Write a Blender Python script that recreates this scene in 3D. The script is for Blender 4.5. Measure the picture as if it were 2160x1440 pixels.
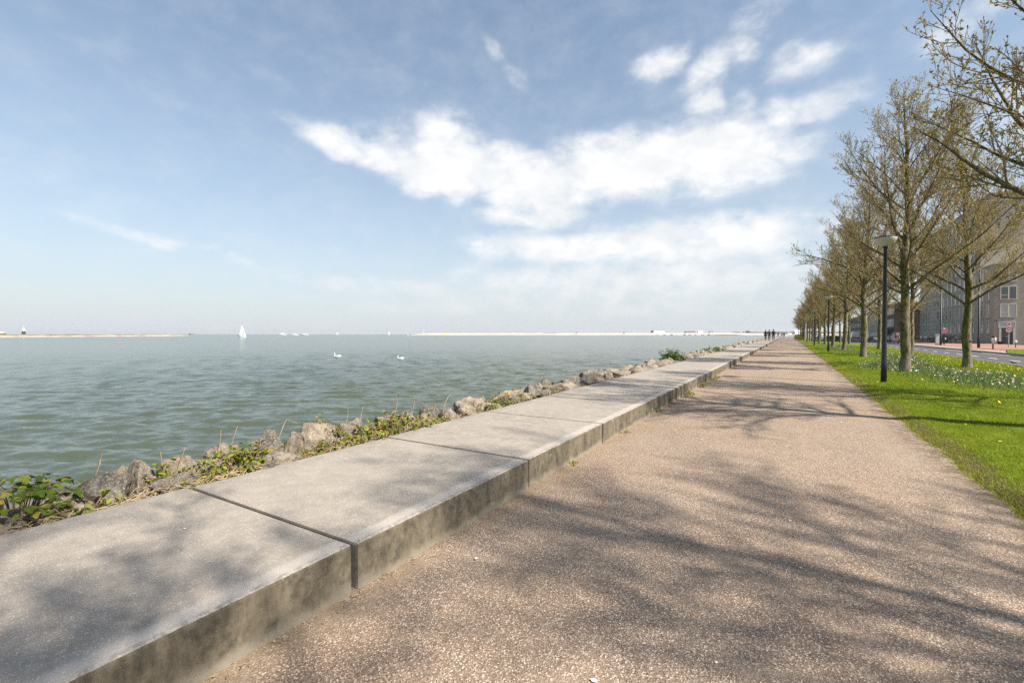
import bpy, bmesh, math, random
import numpy as np
from mathutils import Vector, Matrix, noise as mnoise

for o in list(bpy.data.objects):
    bpy.data.objects.remove(o, do_unlink=True)
scene = bpy.context.scene
COL = scene.collection
rnd = random.Random(7)
R = math.radians

# ------------------------------------------------------------------ camera
cam_d = bpy.data.cameras.new('camera')
cam_d.sensor_width = 36.0
cam_d.lens = 36.0 * 970 / 2160
cam_d.clip_start = 0.05
cam_d.clip_end = 30000
cam = bpy.data.objects.new('camera', cam_d)
COL.objects.link(cam)
cam.location = (0, 0, 1.4)
cam.rotation_euler = (R(90 - 0.945), 0, R(30.96))
scene.camera = cam

# ------------------------------------------------------------------ sun
SUN_EL = 46.0
SUN_DIR = Vector((1.0, -0.09, math.tan(R(SUN_EL)))).normalized()      # towards the sun
sun_d = bpy.data.lights.new('sun', 'SUN')
sun_d.energy = 4.4
sun_d.angle = R(0.9)
sun_d.color = (1.0, 0.93, 0.82)
sun = bpy.data.objects.new('sun', sun_d)
COL.objects.link(sun)
sun.rotation_euler = SUN_DIR.to_track_quat('Z', 'Y').to_euler()
SUN_AZ = math.degrees(math.atan2(SUN_DIR.x, SUN_DIR.y))               # clockwise from +Y

# ------------------------------------------------------------------ exposure
vs = scene.view_settings
vs.view_transform = 'Standard'
vs.look = 'None'
vs.exposure = 1.0
vs.gamma = 1.0
vs.use_curve_mapping = False
scene.render.engine = 'CYCLES'
scene.cycles.use_denoising = False
scene.cycles.max_bounces = 6
scene.cycles.diffuse_bounces = 3
scene.cycles.glossy_bounces = 3
scene.cycles.transparent_max_bounces = 6
scene.cycles.volume_bounces = 0
scene.cycles.caustics_reflective = False
scene.cycles.caustics_refractive = False

# ------------------------------------------------------------------ sky
world = bpy.data.worlds.new('World')
scene.world = world
world.use_nodes = True
SKY_STRENGTH = 0.08
# clouds, each a soft bank: azimuth (clockwise from +Y), elevation, half width, half height (degrees), tilt, weight
CLOUDS = [
    (-40, 19.6, 9, 3.4, -8, 1.15), (-50, 20.6, 8, 1.8, -14, .95), (-40, 23.2, 5, 2.8, 0, .85), (-29, 18.0, 10, 3.6, -6, 1.2),
    (-16, 19.4, 12, 4.0, 0, 1.2), (-7, 19.4, 8, 4.2, 4, 1.15), (-28, 14.6, 8, 1.9, 0, .85), (-24, 10.8, 13, 2.2, 0, 1.0), (-9, 10.6, 14, 2.6, 0, 1.0),
    (-16, 6.5, 24, 3.2, 0, .78), (-24, 3.5, 30, 2.2, 0, .5), (-8.5, 27.6, 3.2, 2.0, 20, .8), (-4, 29.6, 2.4, 3.2, -20, .62), (-13.5, 29.0, 3.8, 1.7, 12, .7), (1, 26.5, 4, 1.5, 5, .65), (-9, 24.4, 2.2, 1.5, 0, .85), (-4, 24.2, 2.2, 1.3, 0, .6),
    (-1, 33, 5, 2.0, 40, .4), (2, 22.6, 5, 1.6, 0, .7), (-33.8, 31.6, 1.8, .9, -20, .42), (-31, 29.4, 2.2, 1.0, -30, .4),
    (-68, 9.0, 9, 0.7, -11, .5), (-44, 5.6, 16, 1.2, -3, .6), (-30, 4.0, 14, 1.3, -4, .42), (14, 26, 5, 1.6, 18, .5), (20, 30, 6, 2, 10, .45),
    (30, 18, 16, 5, 0, .8), (52, 26, 14, 5, 0, .7), (85, 17, 20, 5, 0, .8), (120, 28, 16, 6, 0, .75), (150, 14, 20, 4, 0, .8), (178, 24, 16, 5, 0, .7),
    (-160, 13, 18, 4, 0, .75), (-130, 22, 16, 4, 0, .6), (-105, 12, 14, 3, 0, .6), (40, 55, 16, 8, 0, .5), (140, 50, 18, 9, 0, .5), (-120, 52, 16, 7, 0, .45)]


def build_sky():
    nt = world.node_tree
    nt.nodes.clear()
    N, L = nt.nodes.new, nt.links.new

    def val(s, x):
        if hasattr(x, 'links') or hasattr(x, 'is_linked'):
            L(x, s)
        else:
            s.default_value = x

    def mth(op, a, b=None, c=None):
        n = N('ShaderNodeMath'); n.operation = op
        for i, x in enumerate((a, b, c)):
            if x is not None:
                val(n.inputs[i], x)
        return n.outputs[0]

    def rng(x, a, b, c, d, smooth=True):
        n = N('ShaderNodeMapRange'); n.interpolation_type = 'SMOOTHSTEP' if smooth else 'LINEAR'
        val(n.inputs[0], x)
        for i, q in enumerate((a, b, c, d)):
            n.inputs[i + 1].default_value = q
        return n.outputs[0]

    def mix(f, a, b):
        n = N('ShaderNodeMix'); n.data_type = 'RGBA'
        val(n.inputs[0], f)
        for s, x in ((n.inputs[6], a), (n.inputs[7], b)):
            if isinstance(x, tuple):
                s.default_value = (*x, 1)
            else:
                L(x, s)
        return n.outputs[2]

    sky = N('ShaderNodeTexSky'); sky.sky_type = 'NISHITA'
    sky.sun_disc = False
    sky.sun_elevation = R(SUN_EL)
    sky.sun_rotation = R(SUN_AZ)
    sky.altitude = 0
    sky.air_density = 1.0; sky.dust_density = .8; sky.ozone_density = 1.1
    tc = N('ShaderNodeTexCoord')
    sep = N('ShaderNodeSeparateXYZ'); L(tc.outputs['Generated'], sep.inputs[0])
    x, y, z = sep.outputs
    az = mth('MULTIPLY', mth('ARCTAN2', x, y), 180 / math.pi)
    el = mth('MULTIPLY', mth('ARCSINE', z), 180 / math.pi)
    comb = N('ShaderNodeCombineXYZ'); L(az, comb.inputs[0]); L(el, comb.inputs[1])
    # warp the coordinates a little so that the banks get ragged outlines
    nw = N('ShaderNodeTexNoise'); nw.inputs['Scale'].default_value = 7; nw.inputs['Detail'].default_value = 4
    L(tc.outputs['Generated'], nw.inputs['Vector'])
    wsub = N('ShaderNodeVectorMath'); wsub.operation = 'SUBTRACT'; L(nw.outputs['Color'], wsub.inputs[0]); wsub.inputs[1].default_value = (.5, .5, .5)
    wmul = N('ShaderNodeVectorMath'); wmul.operation = 'MULTIPLY'; L(wsub.outputs[0], wmul.inputs[0]); wmul.inputs[1].default_value = (7, 3.4, 0)
    wadd = N('ShaderNodeVectorMath'); wadd.operation = 'ADD'; L(comb.outputs[0], wadd.inputs[0]); L(wmul.outputs[0], wadd.inputs[1])
    tot = None
    for (ca, ce, ra, re, tilt, w) in CLOUDS:
        mp = N('ShaderNodeMapping'); mp.vector_type = 'TEXTURE'
        mp.inputs['Location'].default_value = (ca, ce, 0)
        mp.inputs['Rotation'].default_value = (0, 0, R(tilt))
        mp.inputs['Scale'].default_value = (ra, re, 1)
        L(wadd.outputs[0], mp.inputs[0])
        ln = N('ShaderNodeVectorMath'); ln.operation = 'LENGTH'; L(mp.outputs[0], ln.inputs[0])
        m = rng(ln.outputs['Value'], 0.25, 1.6, w, 0.0)
        if tot is None:
            tot = m
        else:
            n = N('ShaderNodeMath'); n.operation = 'SMOOTH_MAX'; L(tot, n.inputs[0]); L(m, n.inputs[1]); n.inputs[2].default_value = .25
            tot = n.outputs[0]
    mp = N('ShaderNodeMapping'); mp.inputs['Scale'].default_value = (1, 1, 1.7); L(tc.outputs['Generated'], mp.inputs[0])
    n1 = N('ShaderNodeTexNoise'); n1.inputs['Scale'].default_value = 15; n1.inputs['Detail'].default_value = 11; n1.inputs['Roughness'].default_value = .6
    n1.inputs['Distortion'].default_value = .15
    L(mp.outputs[0], n1.inputs['Vector'])
    dens = mth('ADD', tot, mth('MULTIPLY', mth('SUBTRACT', n1.outputs[0], .5), rng(tot, 0, .55, .25, 1.75)))
    cl = rng(dens, .04, 1.2, 0, .95)
    # a whitish haze that thickens towards the horizon all round
    hz = mth('POWER', mth('SUBTRACT', 1.0, mth('MAXIMUM', z, 0.0)), 3.2)
    base = sky.outputs[0]
    tn = N('ShaderNodeMix'); tn.data_type = 'RGBA'; tn.blend_type = 'MULTIPLY'; tn.inputs[0].default_value = 1; L(base, tn.inputs[6]); tn.inputs[7].default_value = (.94, 1.07, 1.07, 1)
    base = mix(rng(hz, 0, 1, .12, .96, False), tn.outputs[2], (4.35, 4.6, 4.9))
    n2 = N('ShaderNodeTexNoise'); n2.inputs['Scale'].default_value = 11; n2.inputs['Detail'].default_value = 6
    L(mp.outputs[0], n2.inputs['Vector'])
    ccol = mix(rng(n2.outputs[0], .35, .65, 0, 1), (5.8, 5.9, 6.0), (6.9, 6.8, 6.7))
    ccol = mix(rng(z, 0.02, 0.2, .75, 0), ccol, (4.9, 5.0, 5.2))
    col = mix(cl, base, ccol)
    bg = N('ShaderNodeBackground'); L(col, bg.inputs[0]); bg.inputs[1].default_value = SKY_STRENGTH
    out = N('ShaderNodeOutputWorld'); L(bg.outputs[0], out.inputs[0])


build_sky()
world.cycles.sampling_method = 'MANUAL'
world.cycles.sample_map_resolution = 1024


# ================================================================== helpers
def tag(o, label=None, cat=None, group=None, kind=None):
    if label: o['label'] = label
    if cat: o['category'] = cat
    if group: o['group'] = group
    if kind: o['kind'] = kind
    return o


def empty(name, loc=(0, 0, 0), rz=0.0):
    o = bpy.data.objects.new(name, None)
    o.empty_display_size = .1
    COL.objects.link(o)
    o.location = loc
    o.rotation_euler = (0, 0, rz)
    return o


def link_mesh(name, me, parent=None, loc=(0, 0, 0), rot=(0, 0, 0), scale=(1, 1, 1)):
    o = bpy.data.objects.new(name, me)
    COL.objects.link(o)
    o.location = loc; o.rotation_euler = rot; o.scale = scale
    if parent: o.parent = parent
    return o


def copy_tree(o, parent=None):
    c = o.copy()
    COL.objects.link(c)
    if parent: c.parent = parent
    for ch in list(o.children):
        copy_tree(ch, c)
    return c


class MB:
    """collects geometry and links it as one mesh object"""

    def __init__(s):
        s.v = []; s.f = []; s.mi = []; s.n = 0

    def add(s, verts, faces, mi=0):
        b = s.n
        s.v.extend([tuple(map(float, q)) for q in verts])
        s.f.extend([tuple(int(i) + b for i in f) for f in faces])
        s.mi.extend([mi] * len(faces))
        s.n += len(verts)
        return s

    def box(s, c, d, mi=0, rz=0.0, taper=1.0):
        x, y, z = [q / 2 for q in d]
        vs_ = []
        cr, sr = math.cos(rz), math.sin(rz)
        for zz, k in ((-z, 1.0), (z, taper)):
            for xx, yy in ((-x, -y), (x, -y), (x, y), (-x, y)):
                a, b = xx * k, yy * k
                vs_.append((c[0] + a * cr - b * sr, c[1] + a * sr + b * cr, c[2] + zz))
        return s.add(vs_, [(0, 3, 2, 1), (4, 5, 6, 7), (0, 1, 5, 4), (1, 2, 6, 5), (2, 3, 7, 6), (3, 0, 4, 7)], mi)

    def tube(s, pts, rad, sides=6, mi=0, cap=True):
        P = np.asarray(pts, float)
        n = len(P)
        T = np.empty_like(P)
        T[1:-1] = P[2:] - P[:-2] if n > 2 else T[1:-1]
        T[0] = P[1] - P[0]; T[-1] = P[-1] - P[-2]
        T /= np.linalg.norm(T, axis=1)[:, None] + 1e-9
        m = np.abs(T.mean(axis=0))
        ref = np.array([0, 0, 1.0]) if m[2] < max(m[0], m[1]) else np.array([1.0, 0.05, 0])
        A = np.cross(T, ref); A /= np.linalg.norm(A, axis=1)[:, None] + 1e-9
        B = np.cross(T, A)
        th = np.arange(sides) * (2 * math.pi / sides)
        rad = np.broadcast_to(np.asarray(rad, float), (n,))
        V = P[:, None, :] + rad[:, None, None] * (np.cos(th)[None, :, None] * A[:, None, :] + np.sin(th)[None, :, None] * B[:, None, :])
        F = []
        for i in range(n - 1):
            a = i * sides; b = a + sides
            for j in range(sides):
                k = (j + 1) % sides
                F.append((a + j, a + k, b + k, b + j))
        if cap and sides > 3:
            F.append(tuple(range(sides - 1, -1, -1)))
            F.append(tuple(range((n - 1) * sides, n * sides)))
        s.v.extend(map(tuple, V.reshape(-1, 3).tolist()))
        b0 = s.n
        s.f.extend([tuple(i + b0 for i in f) for f in F])
        s.mi.extend([mi] * len(F))
        s.n += n * sides
        return s

    def lathe(s, prof, sides=16, c=(0, 0, 0), mi=0):
        vs_, fs = [], []
        for (r, z) in prof:
            for j in range(sides):
                t = 2 * math.pi * j / sides
                vs_.append((c[0] + r * math.cos(t), c[1] + r * math.sin(t), c[2] + z))
        for i in range(len(prof) - 1):
            for j in range(sides):
                k = (j + 1) % sides
                fs.append((i * sides + j, i * sides + k, (i + 1) * sides + k, (i + 1) * sides + j))
        fs.append(tuple(range(sides - 1, -1, -1)))
        fs.append(tuple(range((len(prof) - 1) * sides, len(prof) * sides)))
        return s.add(vs_, fs, mi)

    def extrude(s, poly, axis, a, b, mi=0):
        """closed 2D polygon extruded along an axis (0 x, 1 y)"""
        n = len(poly)
        vs_ = []
        for t in (a, b):
            for (p, q) in poly:
                vs_.append((t, p, q) if axis == 0 else (p, t, q))
        fs = [tuple(range(n)), tuple(range(2 * n - 1, n - 1, -1))]
        for i in range(n):
            j = (i + 1) % n
            fs.append((i, j, n + j, n + i))
        return s.add(vs_, fs, mi)

    def disc(s, c, r, normal_axis, sides=20, t=.01, mi=0):
        vs_ = []
        for d in (-t / 2, t / 2):
            for j in range(sides):
                a = 2 * math.pi * j / sides
                p, q = r * math.cos(a), r * math.sin(a)
                vs_.append((c[0] + d, c[1] + p, c[2] + q) if normal_axis == 0 else ((c[0] + p, c[1] + d, c[2] + q) if normal_axis == 1 else (c[0] + p, c[1] + q, c[2] + d)))
        fs = [tuple(range(sides)), tuple(range(2 * sides - 1, sides - 1, -1))]
        for j in range(sides):
            k = (j + 1) % sides
            fs.append((j, k, sides + k, sides + j))
        return s.add(vs_, fs, mi)

    def ring(s, c, r, w, axis=0, sides=20, tsides=5, mi=0):
        """torus, its axle along x (0) or y (1)"""
        vs_, fs = [], []
        for i in range(sides):
            a = 2 * math.pi * i / sides
            for j in range(tsides):
                b = 2 * math.pi * j / tsides
                q = r + w * math.cos(b)
                u = w * math.sin(b)
                p = (u, q * math.cos(a), q * math.sin(a)) if axis == 0 else (q * math.cos(a), u, q * math.sin(a))
                vs_.append((c[0] + p[0], c[1] + p[1], c[2] + p[2]))
        for i in range(sides):
            k = (i + 1) % sides
            for j in range(tsides):
                l = (j + 1) % tsides
                fs.append((i * tsides + j, k * tsides + j, k * tsides + l, i * tsides + l))
        return s.add(vs_, fs, mi)

    def mesh(s, name, mats, smooth=False, fix=False):
        me = bpy.data.meshes.new(name)
        me.from_pydata(s.v, [], s.f)
        for m in (mats if isinstance(mats, (list, tuple)) else [mats]):
            me.materials.append(m)
        me.polygons.foreach_set('material_index', s.mi)
        if smooth:
            me.polygons.foreach_set('use_smooth', [True] * len(s.f))
        if fix:
            bm = bmesh.new(); bm.from_mesh(me)
            bmesh.ops.recalc_face_normals(bm, faces=bm.faces)
            bm.to_mesh(me); bm.free()
        me.update()
        return me

    def build(s, name, mats, parent=None, smooth=False, loc=(0, 0, 0), rot=(0, 0, 0), fix=True):
        return link_mesh(name, s.mesh(name, mats, smooth, fix), parent, loc, rot)


def fast_mesh(name, V, tris, mats, mi=None, attr=None):
    me = bpy.data.meshes.new(name)
    V = np.asarray(V, np.float32); tris = np.asarray(tris, np.int32)
    nf, k = tris.shape
    me.vertices.add(len(V)); me.vertices.foreach_set('co', V.ravel())
    me.loops.add(nf * k); me.loops.foreach_set('vertex_index', tris.ravel())
    me.polygons.add(nf)
    me.polygons.foreach_set('loop_start', np.arange(0, nf * k, k, dtype=np.int32))
    for m in mats:
        me.materials.append(m)
    if mi is not None:
        me.polygons.foreach_set('material_index', np.asarray(mi, np.int32))
    if attr is not None:
        a = me.attributes.new('tone', 'FLOAT', 'FACE')
        a.data.foreach_set('value', np.asarray(attr, np.float32))
    me.update(calc_edges=True)
    return me


# ------------------------------------------------------------------ materials
class NT:
    def __init__(s, name):
        s.m = bpy.data.materials.new(name)
        s.m.use_nodes = True
        s.t = s.m.node_tree
        s.b = s.t.nodes['Principled BSDF']
        s.out = s.t.nodes['Material Output']
        s._pos = None

    def n(s, typ, **kw):
        nd = s.t.nodes.new(typ)
        for k, v in kw.items():
            setattr(nd, k, v)
        return nd

    def l(s, a, b):
        s.t.links.new(a, b)

    def put(s, sock, x):
        if isinstance(x, bpy.types.NodeSocket):
            s.l(x, sock)
        elif isinstance(x, tuple) and len(x) == 3 and sock.type == 'RGBA':
            sock.default_value = (*x, 1)
        else:
            sock.default_value = x

    def pos(s):
        if s._pos is None:
            s._pos = s.n('ShaderNodeNewGeometry')
        return s._pos.outputs['Position']

    def obj(s):
        return s.n('ShaderNodeTexCoord').outputs['Object']

    def normal(s):
        s.pos()
        return s._pos.outputs['Normal']

    def sep(s, v):
        n = s.n('ShaderNodeSeparateXYZ'); s.l(v, n.inputs[0]); return n.outputs

    def map(s, v, scale=(1, 1, 1), rot=(0, 0, 0), loc=(0, 0, 0)):
        n = s.n('ShaderNodeMapping'); s.l(v, n.inputs[0])
        n.inputs['Scale'].default_value = scale; n.inputs['Rotation'].default_value = rot; n.inputs['Location'].default_value = loc
        return n.outputs[0]

    def noise(s, v, scale, detail=4, rough=.55, dist=0.0):
        n = s.n('ShaderNodeTexNoise'); s.l(v, n.inputs['Vector'])
        n.inputs['Scale'].default_value = scale; n.inputs['Detail'].default_value = detail
        n.inputs['Roughness'].default_value = rough; n.inputs['Distortion'].default_value = dist
        return n.outputs[0]

    def vor(s, v, scale, feature='F1', rand=1.0):
        n = s.n('ShaderNodeTexVoronoi', feature=feature); s.l(v, n.inputs['Vector'])
        n.inputs['Scale'].default_value = scale
        n.inputs['Randomness'].default_value = rand
        return n

    def math(s, op, a, b=0.0):
        n = s.n('ShaderNodeMath', operation=op); s.put(n.inputs[0], a); s.put(n.inputs[1], b); return n.outputs[0]

    def rng(s, x, a, b, c=0.0, d=1.0, smooth=True):
        n = s.n('ShaderNodeMapRange', interpolation_type='SMOOTHSTEP' if smooth else 'LINEAR')
        s.put(n.inputs[0], x)
        for i, q in enumerate((a, b, c, d)):
            n.inputs[i + 1].default_value = q
        return n.outputs[0]

    def mix(s, f, a, b, mode='MIX'):
        n = s.n('ShaderNodeMix', data_type='RGBA', blend_type=mode)
        s.put(n.inputs[0], f); s.put(n.inputs[6], a); s.put(n.inputs[7], b)
        return n.outputs[2]

    def ramp(s, x, stops, const=False):
        n = s.n('ShaderNodeValToRGB'); s.l(x, n.inputs[0])
        cr = n.color_ramp
        if const: cr.interpolation = 'CONSTANT'
        while len(cr.elements) < len(stops): cr.elements.new(.5)
        for e, (p, c) in zip(cr.elements, stops):
            e.position = p; e.color = (*c, 1)
        return n.outputs[0]

    def bump(s, h, strength=.5, dist=.01, normal=None):
        n = s.n('ShaderNodeBump'); s.l(h, n.inputs['Height'])
        n.inputs['Strength'].default_value = strength; n.inputs['Distance'].default_value = dist
        if normal is not None: s.l(normal, n.inputs['Normal'])
        return n.outputs[0]

    def rand(s):
        return s.n('ShaderNodeObjectInfo').outputs['Random']

    def fin(s, color, rough=.8, nrm=None, spec=None, metal=None):
        s.put(s.b.inputs['Base Color'], color)
        s.put(s.b.inputs['Roughness'], rough)
        if nrm is not None: s.l(nrm, s.b.inputs['Normal'])
        if spec is not None: s.b.inputs['Specular IOR Level'].default_value = spec
        if metal is not None: s.b.inputs['Metallic'].default_value = metal
        return s.m


def simple(name, c, rough=.7, var=.25, scale=6, metal=None, bump=0.0, spec=None):
    t = NT(name)
    f = t.noise(t.obj(), scale, 5)
    lo = tuple(q * (1 - var) for q in c); hi = tuple(min(1, q * (1 + var)) for q in c)
    col = t.mix(t.rng(f, .3, .7), lo, hi)
    nrm = t.bump(t.noise(t.obj(), scale * 6, 4), bump, .01) if bump else None
    return t.fin(col, rough, nrm, spec, metal)


def leafy(name, stops, rough=.6, trans=.35):
    """leaf material: tint per face from the 'tone' attribute, some light through the leaf"""
    t = NT(name)
    a = t.n('ShaderNodeAttribute', attribute_name='tone')
    col = t.ramp(a.outputs['Fac'], stops)
    t.fin(col, rough, spec=.3)
    tr = t.n('ShaderNodeBsdfTranslucent'); t.l(col, tr.inputs[0])
    mx = t.n('ShaderNodeMixShader'); mx.inputs[0].default_value = trans
    t.l(t.b.outputs[0], mx.inputs[1]); t.l(tr.outputs[0], mx.inputs[2]); t.l(mx.outputs[0], t.out.inputs[0])
    return t.m


def m_path():
    t = NT('path_gravel')
    p = t.pos()
    v = t.vor(p, 165)
    c = t.sep(v.outputs['Color'])[0]
    peb = t.ramp(c, [(0, (.12, .085, .064)), (.3, (.195, .139, .102)), (.6, (.275, .201, .15)), (.86, (.35, .264, .2)), (.92, (.5, .42, .33)), (1, (.64, .555, .45))])
    v2 = t.vor(t.map(p, loc=(3, 5, 1)), 80)
    c2 = t.sep(v2.outputs['Color'])[1]
    big = t.math('MULTIPLY', t.rng(c2, .9, .93), t.rng(v2.outputs['Distance'], .42, .28))
    col = t.mix(big, peb, (.62, .55, .46))
    big_n = t.noise(p, .55, 5, .6)
    col = t.mix(t.rng(big_n, .35, .68, 0, .5), col, t.mix(1.0, col, (.98, .86, .76), 'MULTIPLY'))
    w = t.noise(p, 2.2, 6, .65)
    col = t.mix(t.rng(w, .4, .75, 0, .5), col, (.34, .265, .195))
    pt_ = t.noise(t.map(p, (1, .45, 1)), .9, 7, .68, .4)
    col = t.mix(t.rng(pt_, .52, .68, 0, .34), col, (.15, .115, .085))
    x = t.sep(p)[0]
    # dust and soil gather along the foot of the slabs and by the lawn
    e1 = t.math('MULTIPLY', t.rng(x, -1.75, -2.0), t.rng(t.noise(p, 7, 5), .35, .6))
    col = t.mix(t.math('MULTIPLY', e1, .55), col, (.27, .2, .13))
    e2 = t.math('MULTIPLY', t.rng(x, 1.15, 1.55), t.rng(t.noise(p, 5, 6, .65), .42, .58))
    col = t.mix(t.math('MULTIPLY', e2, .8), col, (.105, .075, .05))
    h = t.math('ADD', v.outputs['Distance'], t.math('MULTIPLY', w, .6))
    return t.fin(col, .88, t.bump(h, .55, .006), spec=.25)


def m_slab():
    t = NT('weathered_concrete')
    p = t.pos()
    x, y, z = t.sep(p)
    nx, ny, nz = t.sep(t.normal())
    fine = t.noise(p, 130, 3, .7)
    mid = t.noise(p, 9, 6, .65)
    lrg = t.noise(p, 1.3, 5, .6)
    top = t.mix(t.rng(mid, .3, .7), (.25, .218, .182), (.355, .312, .263))
    top = t.mix(t.rng(lrg, .38, .66, 0, .5), top, (.38, .325, .27))
    top = t.mix(t.rng(fine, .3, .62, .55, 0), top, (.2, .175, .155))
    sp = t.vor(p, 190); cs = t.sep(sp.outputs['Color'])[0]
    top = t.mix(t.math('MULTIPLY', t.rng(cs, .94, .96), .55), top, (.6, .55, .49))
    edge = t.rng(t.math('ADD', x, t.math('MULTIPLY', t.math('SUBTRACT', mid, .5), .05)), -2.16, -2.10)
    top = t.mix(t.math('MULTIPLY', edge, .5), top, (.5, .455, .41))
    lip = t.math('MULTIPLY', t.rng(x, -2.06, -2.03), t.rng(t.noise(p, 28, 7, .75), .4, .66))
    top = t.mix(t.math('MULTIPLY', lip, .75), top, (.12, .1, .08))
    back = t.math('MULTIPLY', t.rng(x, -3.55, -3.85), t.rng(t.noise(p, 6, 6, .65), .35, .6))
    top = t.mix(t.math('MULTIPLY', back, .5), top, (.17, .15, .13))
    # the face: brown green growth in vertical runs, paler splash zone along the foot
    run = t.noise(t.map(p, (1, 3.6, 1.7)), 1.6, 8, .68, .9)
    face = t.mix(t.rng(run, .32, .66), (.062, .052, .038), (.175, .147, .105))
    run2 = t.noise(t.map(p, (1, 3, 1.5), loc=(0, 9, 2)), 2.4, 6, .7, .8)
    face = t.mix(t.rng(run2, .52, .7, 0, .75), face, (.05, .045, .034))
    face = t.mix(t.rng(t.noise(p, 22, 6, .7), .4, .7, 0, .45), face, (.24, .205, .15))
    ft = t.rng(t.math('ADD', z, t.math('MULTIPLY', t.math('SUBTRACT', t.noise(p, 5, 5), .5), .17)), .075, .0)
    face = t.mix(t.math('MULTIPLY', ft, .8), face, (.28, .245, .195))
    lv = t.vor(t.map(p, (.01, 1, 1), loc=(0, .37, .11)), 4.3)
    lich = t.math('MULTIPLY', t.rng(t.math('ADD', lv.outputs['Distance'], t.math('MULTIPLY', t.math('SUBTRACT', t.noise(p, 60, 3), .5), .05)), .095, .075), t.rng(t.sep(lv.outputs['Color'])[2], .3, .34))
    lich = t.math('MULTIPLY', lich, t.rng(z, .06, .09))
    face = t.mix(t.math('MULTIPLY', lich, .85), face, (.55, .53, .42))
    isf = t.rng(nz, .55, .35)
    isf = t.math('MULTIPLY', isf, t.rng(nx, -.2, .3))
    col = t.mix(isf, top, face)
    h = t.math('ADD', t.math('MULTIPLY', fine, .5), t.math('MULTIPLY', mid, .8))
    return t.fin(col, .9, t.bump(h, .55, .006), spec=.25)


def m_water():
    t = NT('lake_water')
    p = t.pos()
    q = t.map(p, (.42, 1, 1), (0, 0, R(-34)))
    q2 = t.map(p, (.5, 1, 1), (0, 0, R(-12)))
    big = t.noise(q, .55, 4, .5, .3)
    mid = t.noise(q, 1.7, 3, .5, .4)
    sml = t.noise(q2, 6.5, 3, .55, .3)
    n = t.bump(big, .25, .2)
    n = t.bump(mid, .75, .17, n)
    n = t.bump(sml, .6, .035, n)
    drift = t.noise(t.map(p, (.012, .05, 1), (0, 0, R(-31))), 1.0, 4, .6)
    col = t.mix(t.rng(drift, .35, .65), (.055, .068, .042), (.064, .078, .051))
    t.fin(col, .16, n)
    t.b.inputs['IOR'].default_value = 1.33
    return t.m


def m_lawn():
    t = NT('lawn_soil_and_grass')
    p = t.pos()
    a = t.noise(p, 3.2, 6, .65); b = t.noise(p, 38, 5, .7); g = t.noise(p, .35, 4)
    col = t.mix(t.rng(a, .3, .7), (.09, .135, .006), (.18, .22, .008))
    col = t.mix(t.rng(g, .4, .65, 0, .45), col, (.16, .19, .02))
    col = t.mix(t.rng(b, .35, .6, .6, 0), col, (.03, .055, .006))
    x = t.sep(p)[0]
    e = t.math('ADD', x, t.math('MULTIPLY', t.math('SUBTRACT', t.noise(p, 2.2, 6, .65), .5), .8))
    col = t.mix(t.rng(e, 1.95, 1.62), col, (.105, .078, .05))
    return t.fin(col, .95, t.bump(b, .7, .03), spec=.1)


def m_asphalt(name, base, agg=.4):
    t = NT(name)
    p = t.pos()
    a = t.noise(p, 160, 3, .7); b = t.noise(p, .7, 5); c = t.noise(p, 4, 5)
    col = t.mix(t.rng(a, .3, .7, 0, agg), base, tuple(q * 1.9 for q in base))
    col = t.mix(t.rng(b, .35, .65, 0, .45), col, tuple(q * 1.45 for q in base))
    col = t.mix(t.rng(c, .5, .75, 0, .3), col, tuple(q * .7 for q in base))
    return t.fin(col, .9, t.bump(a, .4, .004), spec=.25)


def m_clinker():
    t = NT('red_clinker_paving')
    p = t.pos()
    br = t.n('ShaderNodeTexBrick'); t.l(p, br.inputs['Vector'])
    br.inputs['Scale'].default_value = 5
    br.inputs['Color1'].default_value = (.36, .17, .12, 1); br.inputs['Color2'].default_value = (.27, .13, .1, 1); br.inputs['Mortar'].default_value = (.16, .1, .08, 1)
    col = t.mix(t.rng(t.noise(p, .5, 5), .35, .65, 0, .4), br.outputs['Color'], (.38, .25, .2))
    return t.fin(col, .9)


def m_rock():
    t = NT('basalt_rock_with_lichen')
    p = t.obj()
    rd = t.rand()
    pv = t.n('ShaderNodeVectorMath', operation='ADD')
    t.l(p, pv.inputs[0])
    cx = t.n('ShaderNodeCombineXYZ'); t.put(cx.inputs[0], t.math('MULTIPLY', rd, 31.0)); t.l(cx.outputs[0], pv.inputs[1])
    p = pv.outputs[0]
    a = t.noise(p, 2.4, 7, .65, .3); b = t.noise(p, 11, 6, .7); c = t.noise(p, 45, 3, .7)
    lo = t.mix(rd, (.075, .064, .052), (.2, .155, .112))
    hi = t.mix(rd, (.19, .168, .14), (.41, .335, .25))
    col = t.mix(t.rng(a, .33, .66), lo, hi)
    col = t.mix(t.rng(b, .5, .66, 0, .75), col, (.44, .39, .315))
    col = t.mix(t.rng(c, .3, .48, .7, 0), col, (.045, .038, .03))
    sp = t.vor(p, 26); cc = t.sep(sp.outputs['Color'])[0]
    col = t.mix(t.math('MULTIPLY', t.rng(cc, .8, .86), t.math('MULTIPLY', t.rng(sp.outputs['Distance'], .5, .3), .7)), col, (.56, .5, .42))
    y = t.noise(p, 3.1, 5, .6)
    yk = t.math('MULTIPLY', t.rng(y, .66, .69), t.rng(t.math('FRACT', t.math('MULTIPLY', rd, 7.3)), .62, .66))
    col = t.mix(t.math('MULTIPLY', yk, .85), col, (.52, .28, .03))
    h = t.math('ADD', t.math('MULTIPLY', b, .8), t.math('MULTIPLY', c, .4))
    return t.fin(col, .92, t.bump(h, .8, .03), spec=.2)


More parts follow.
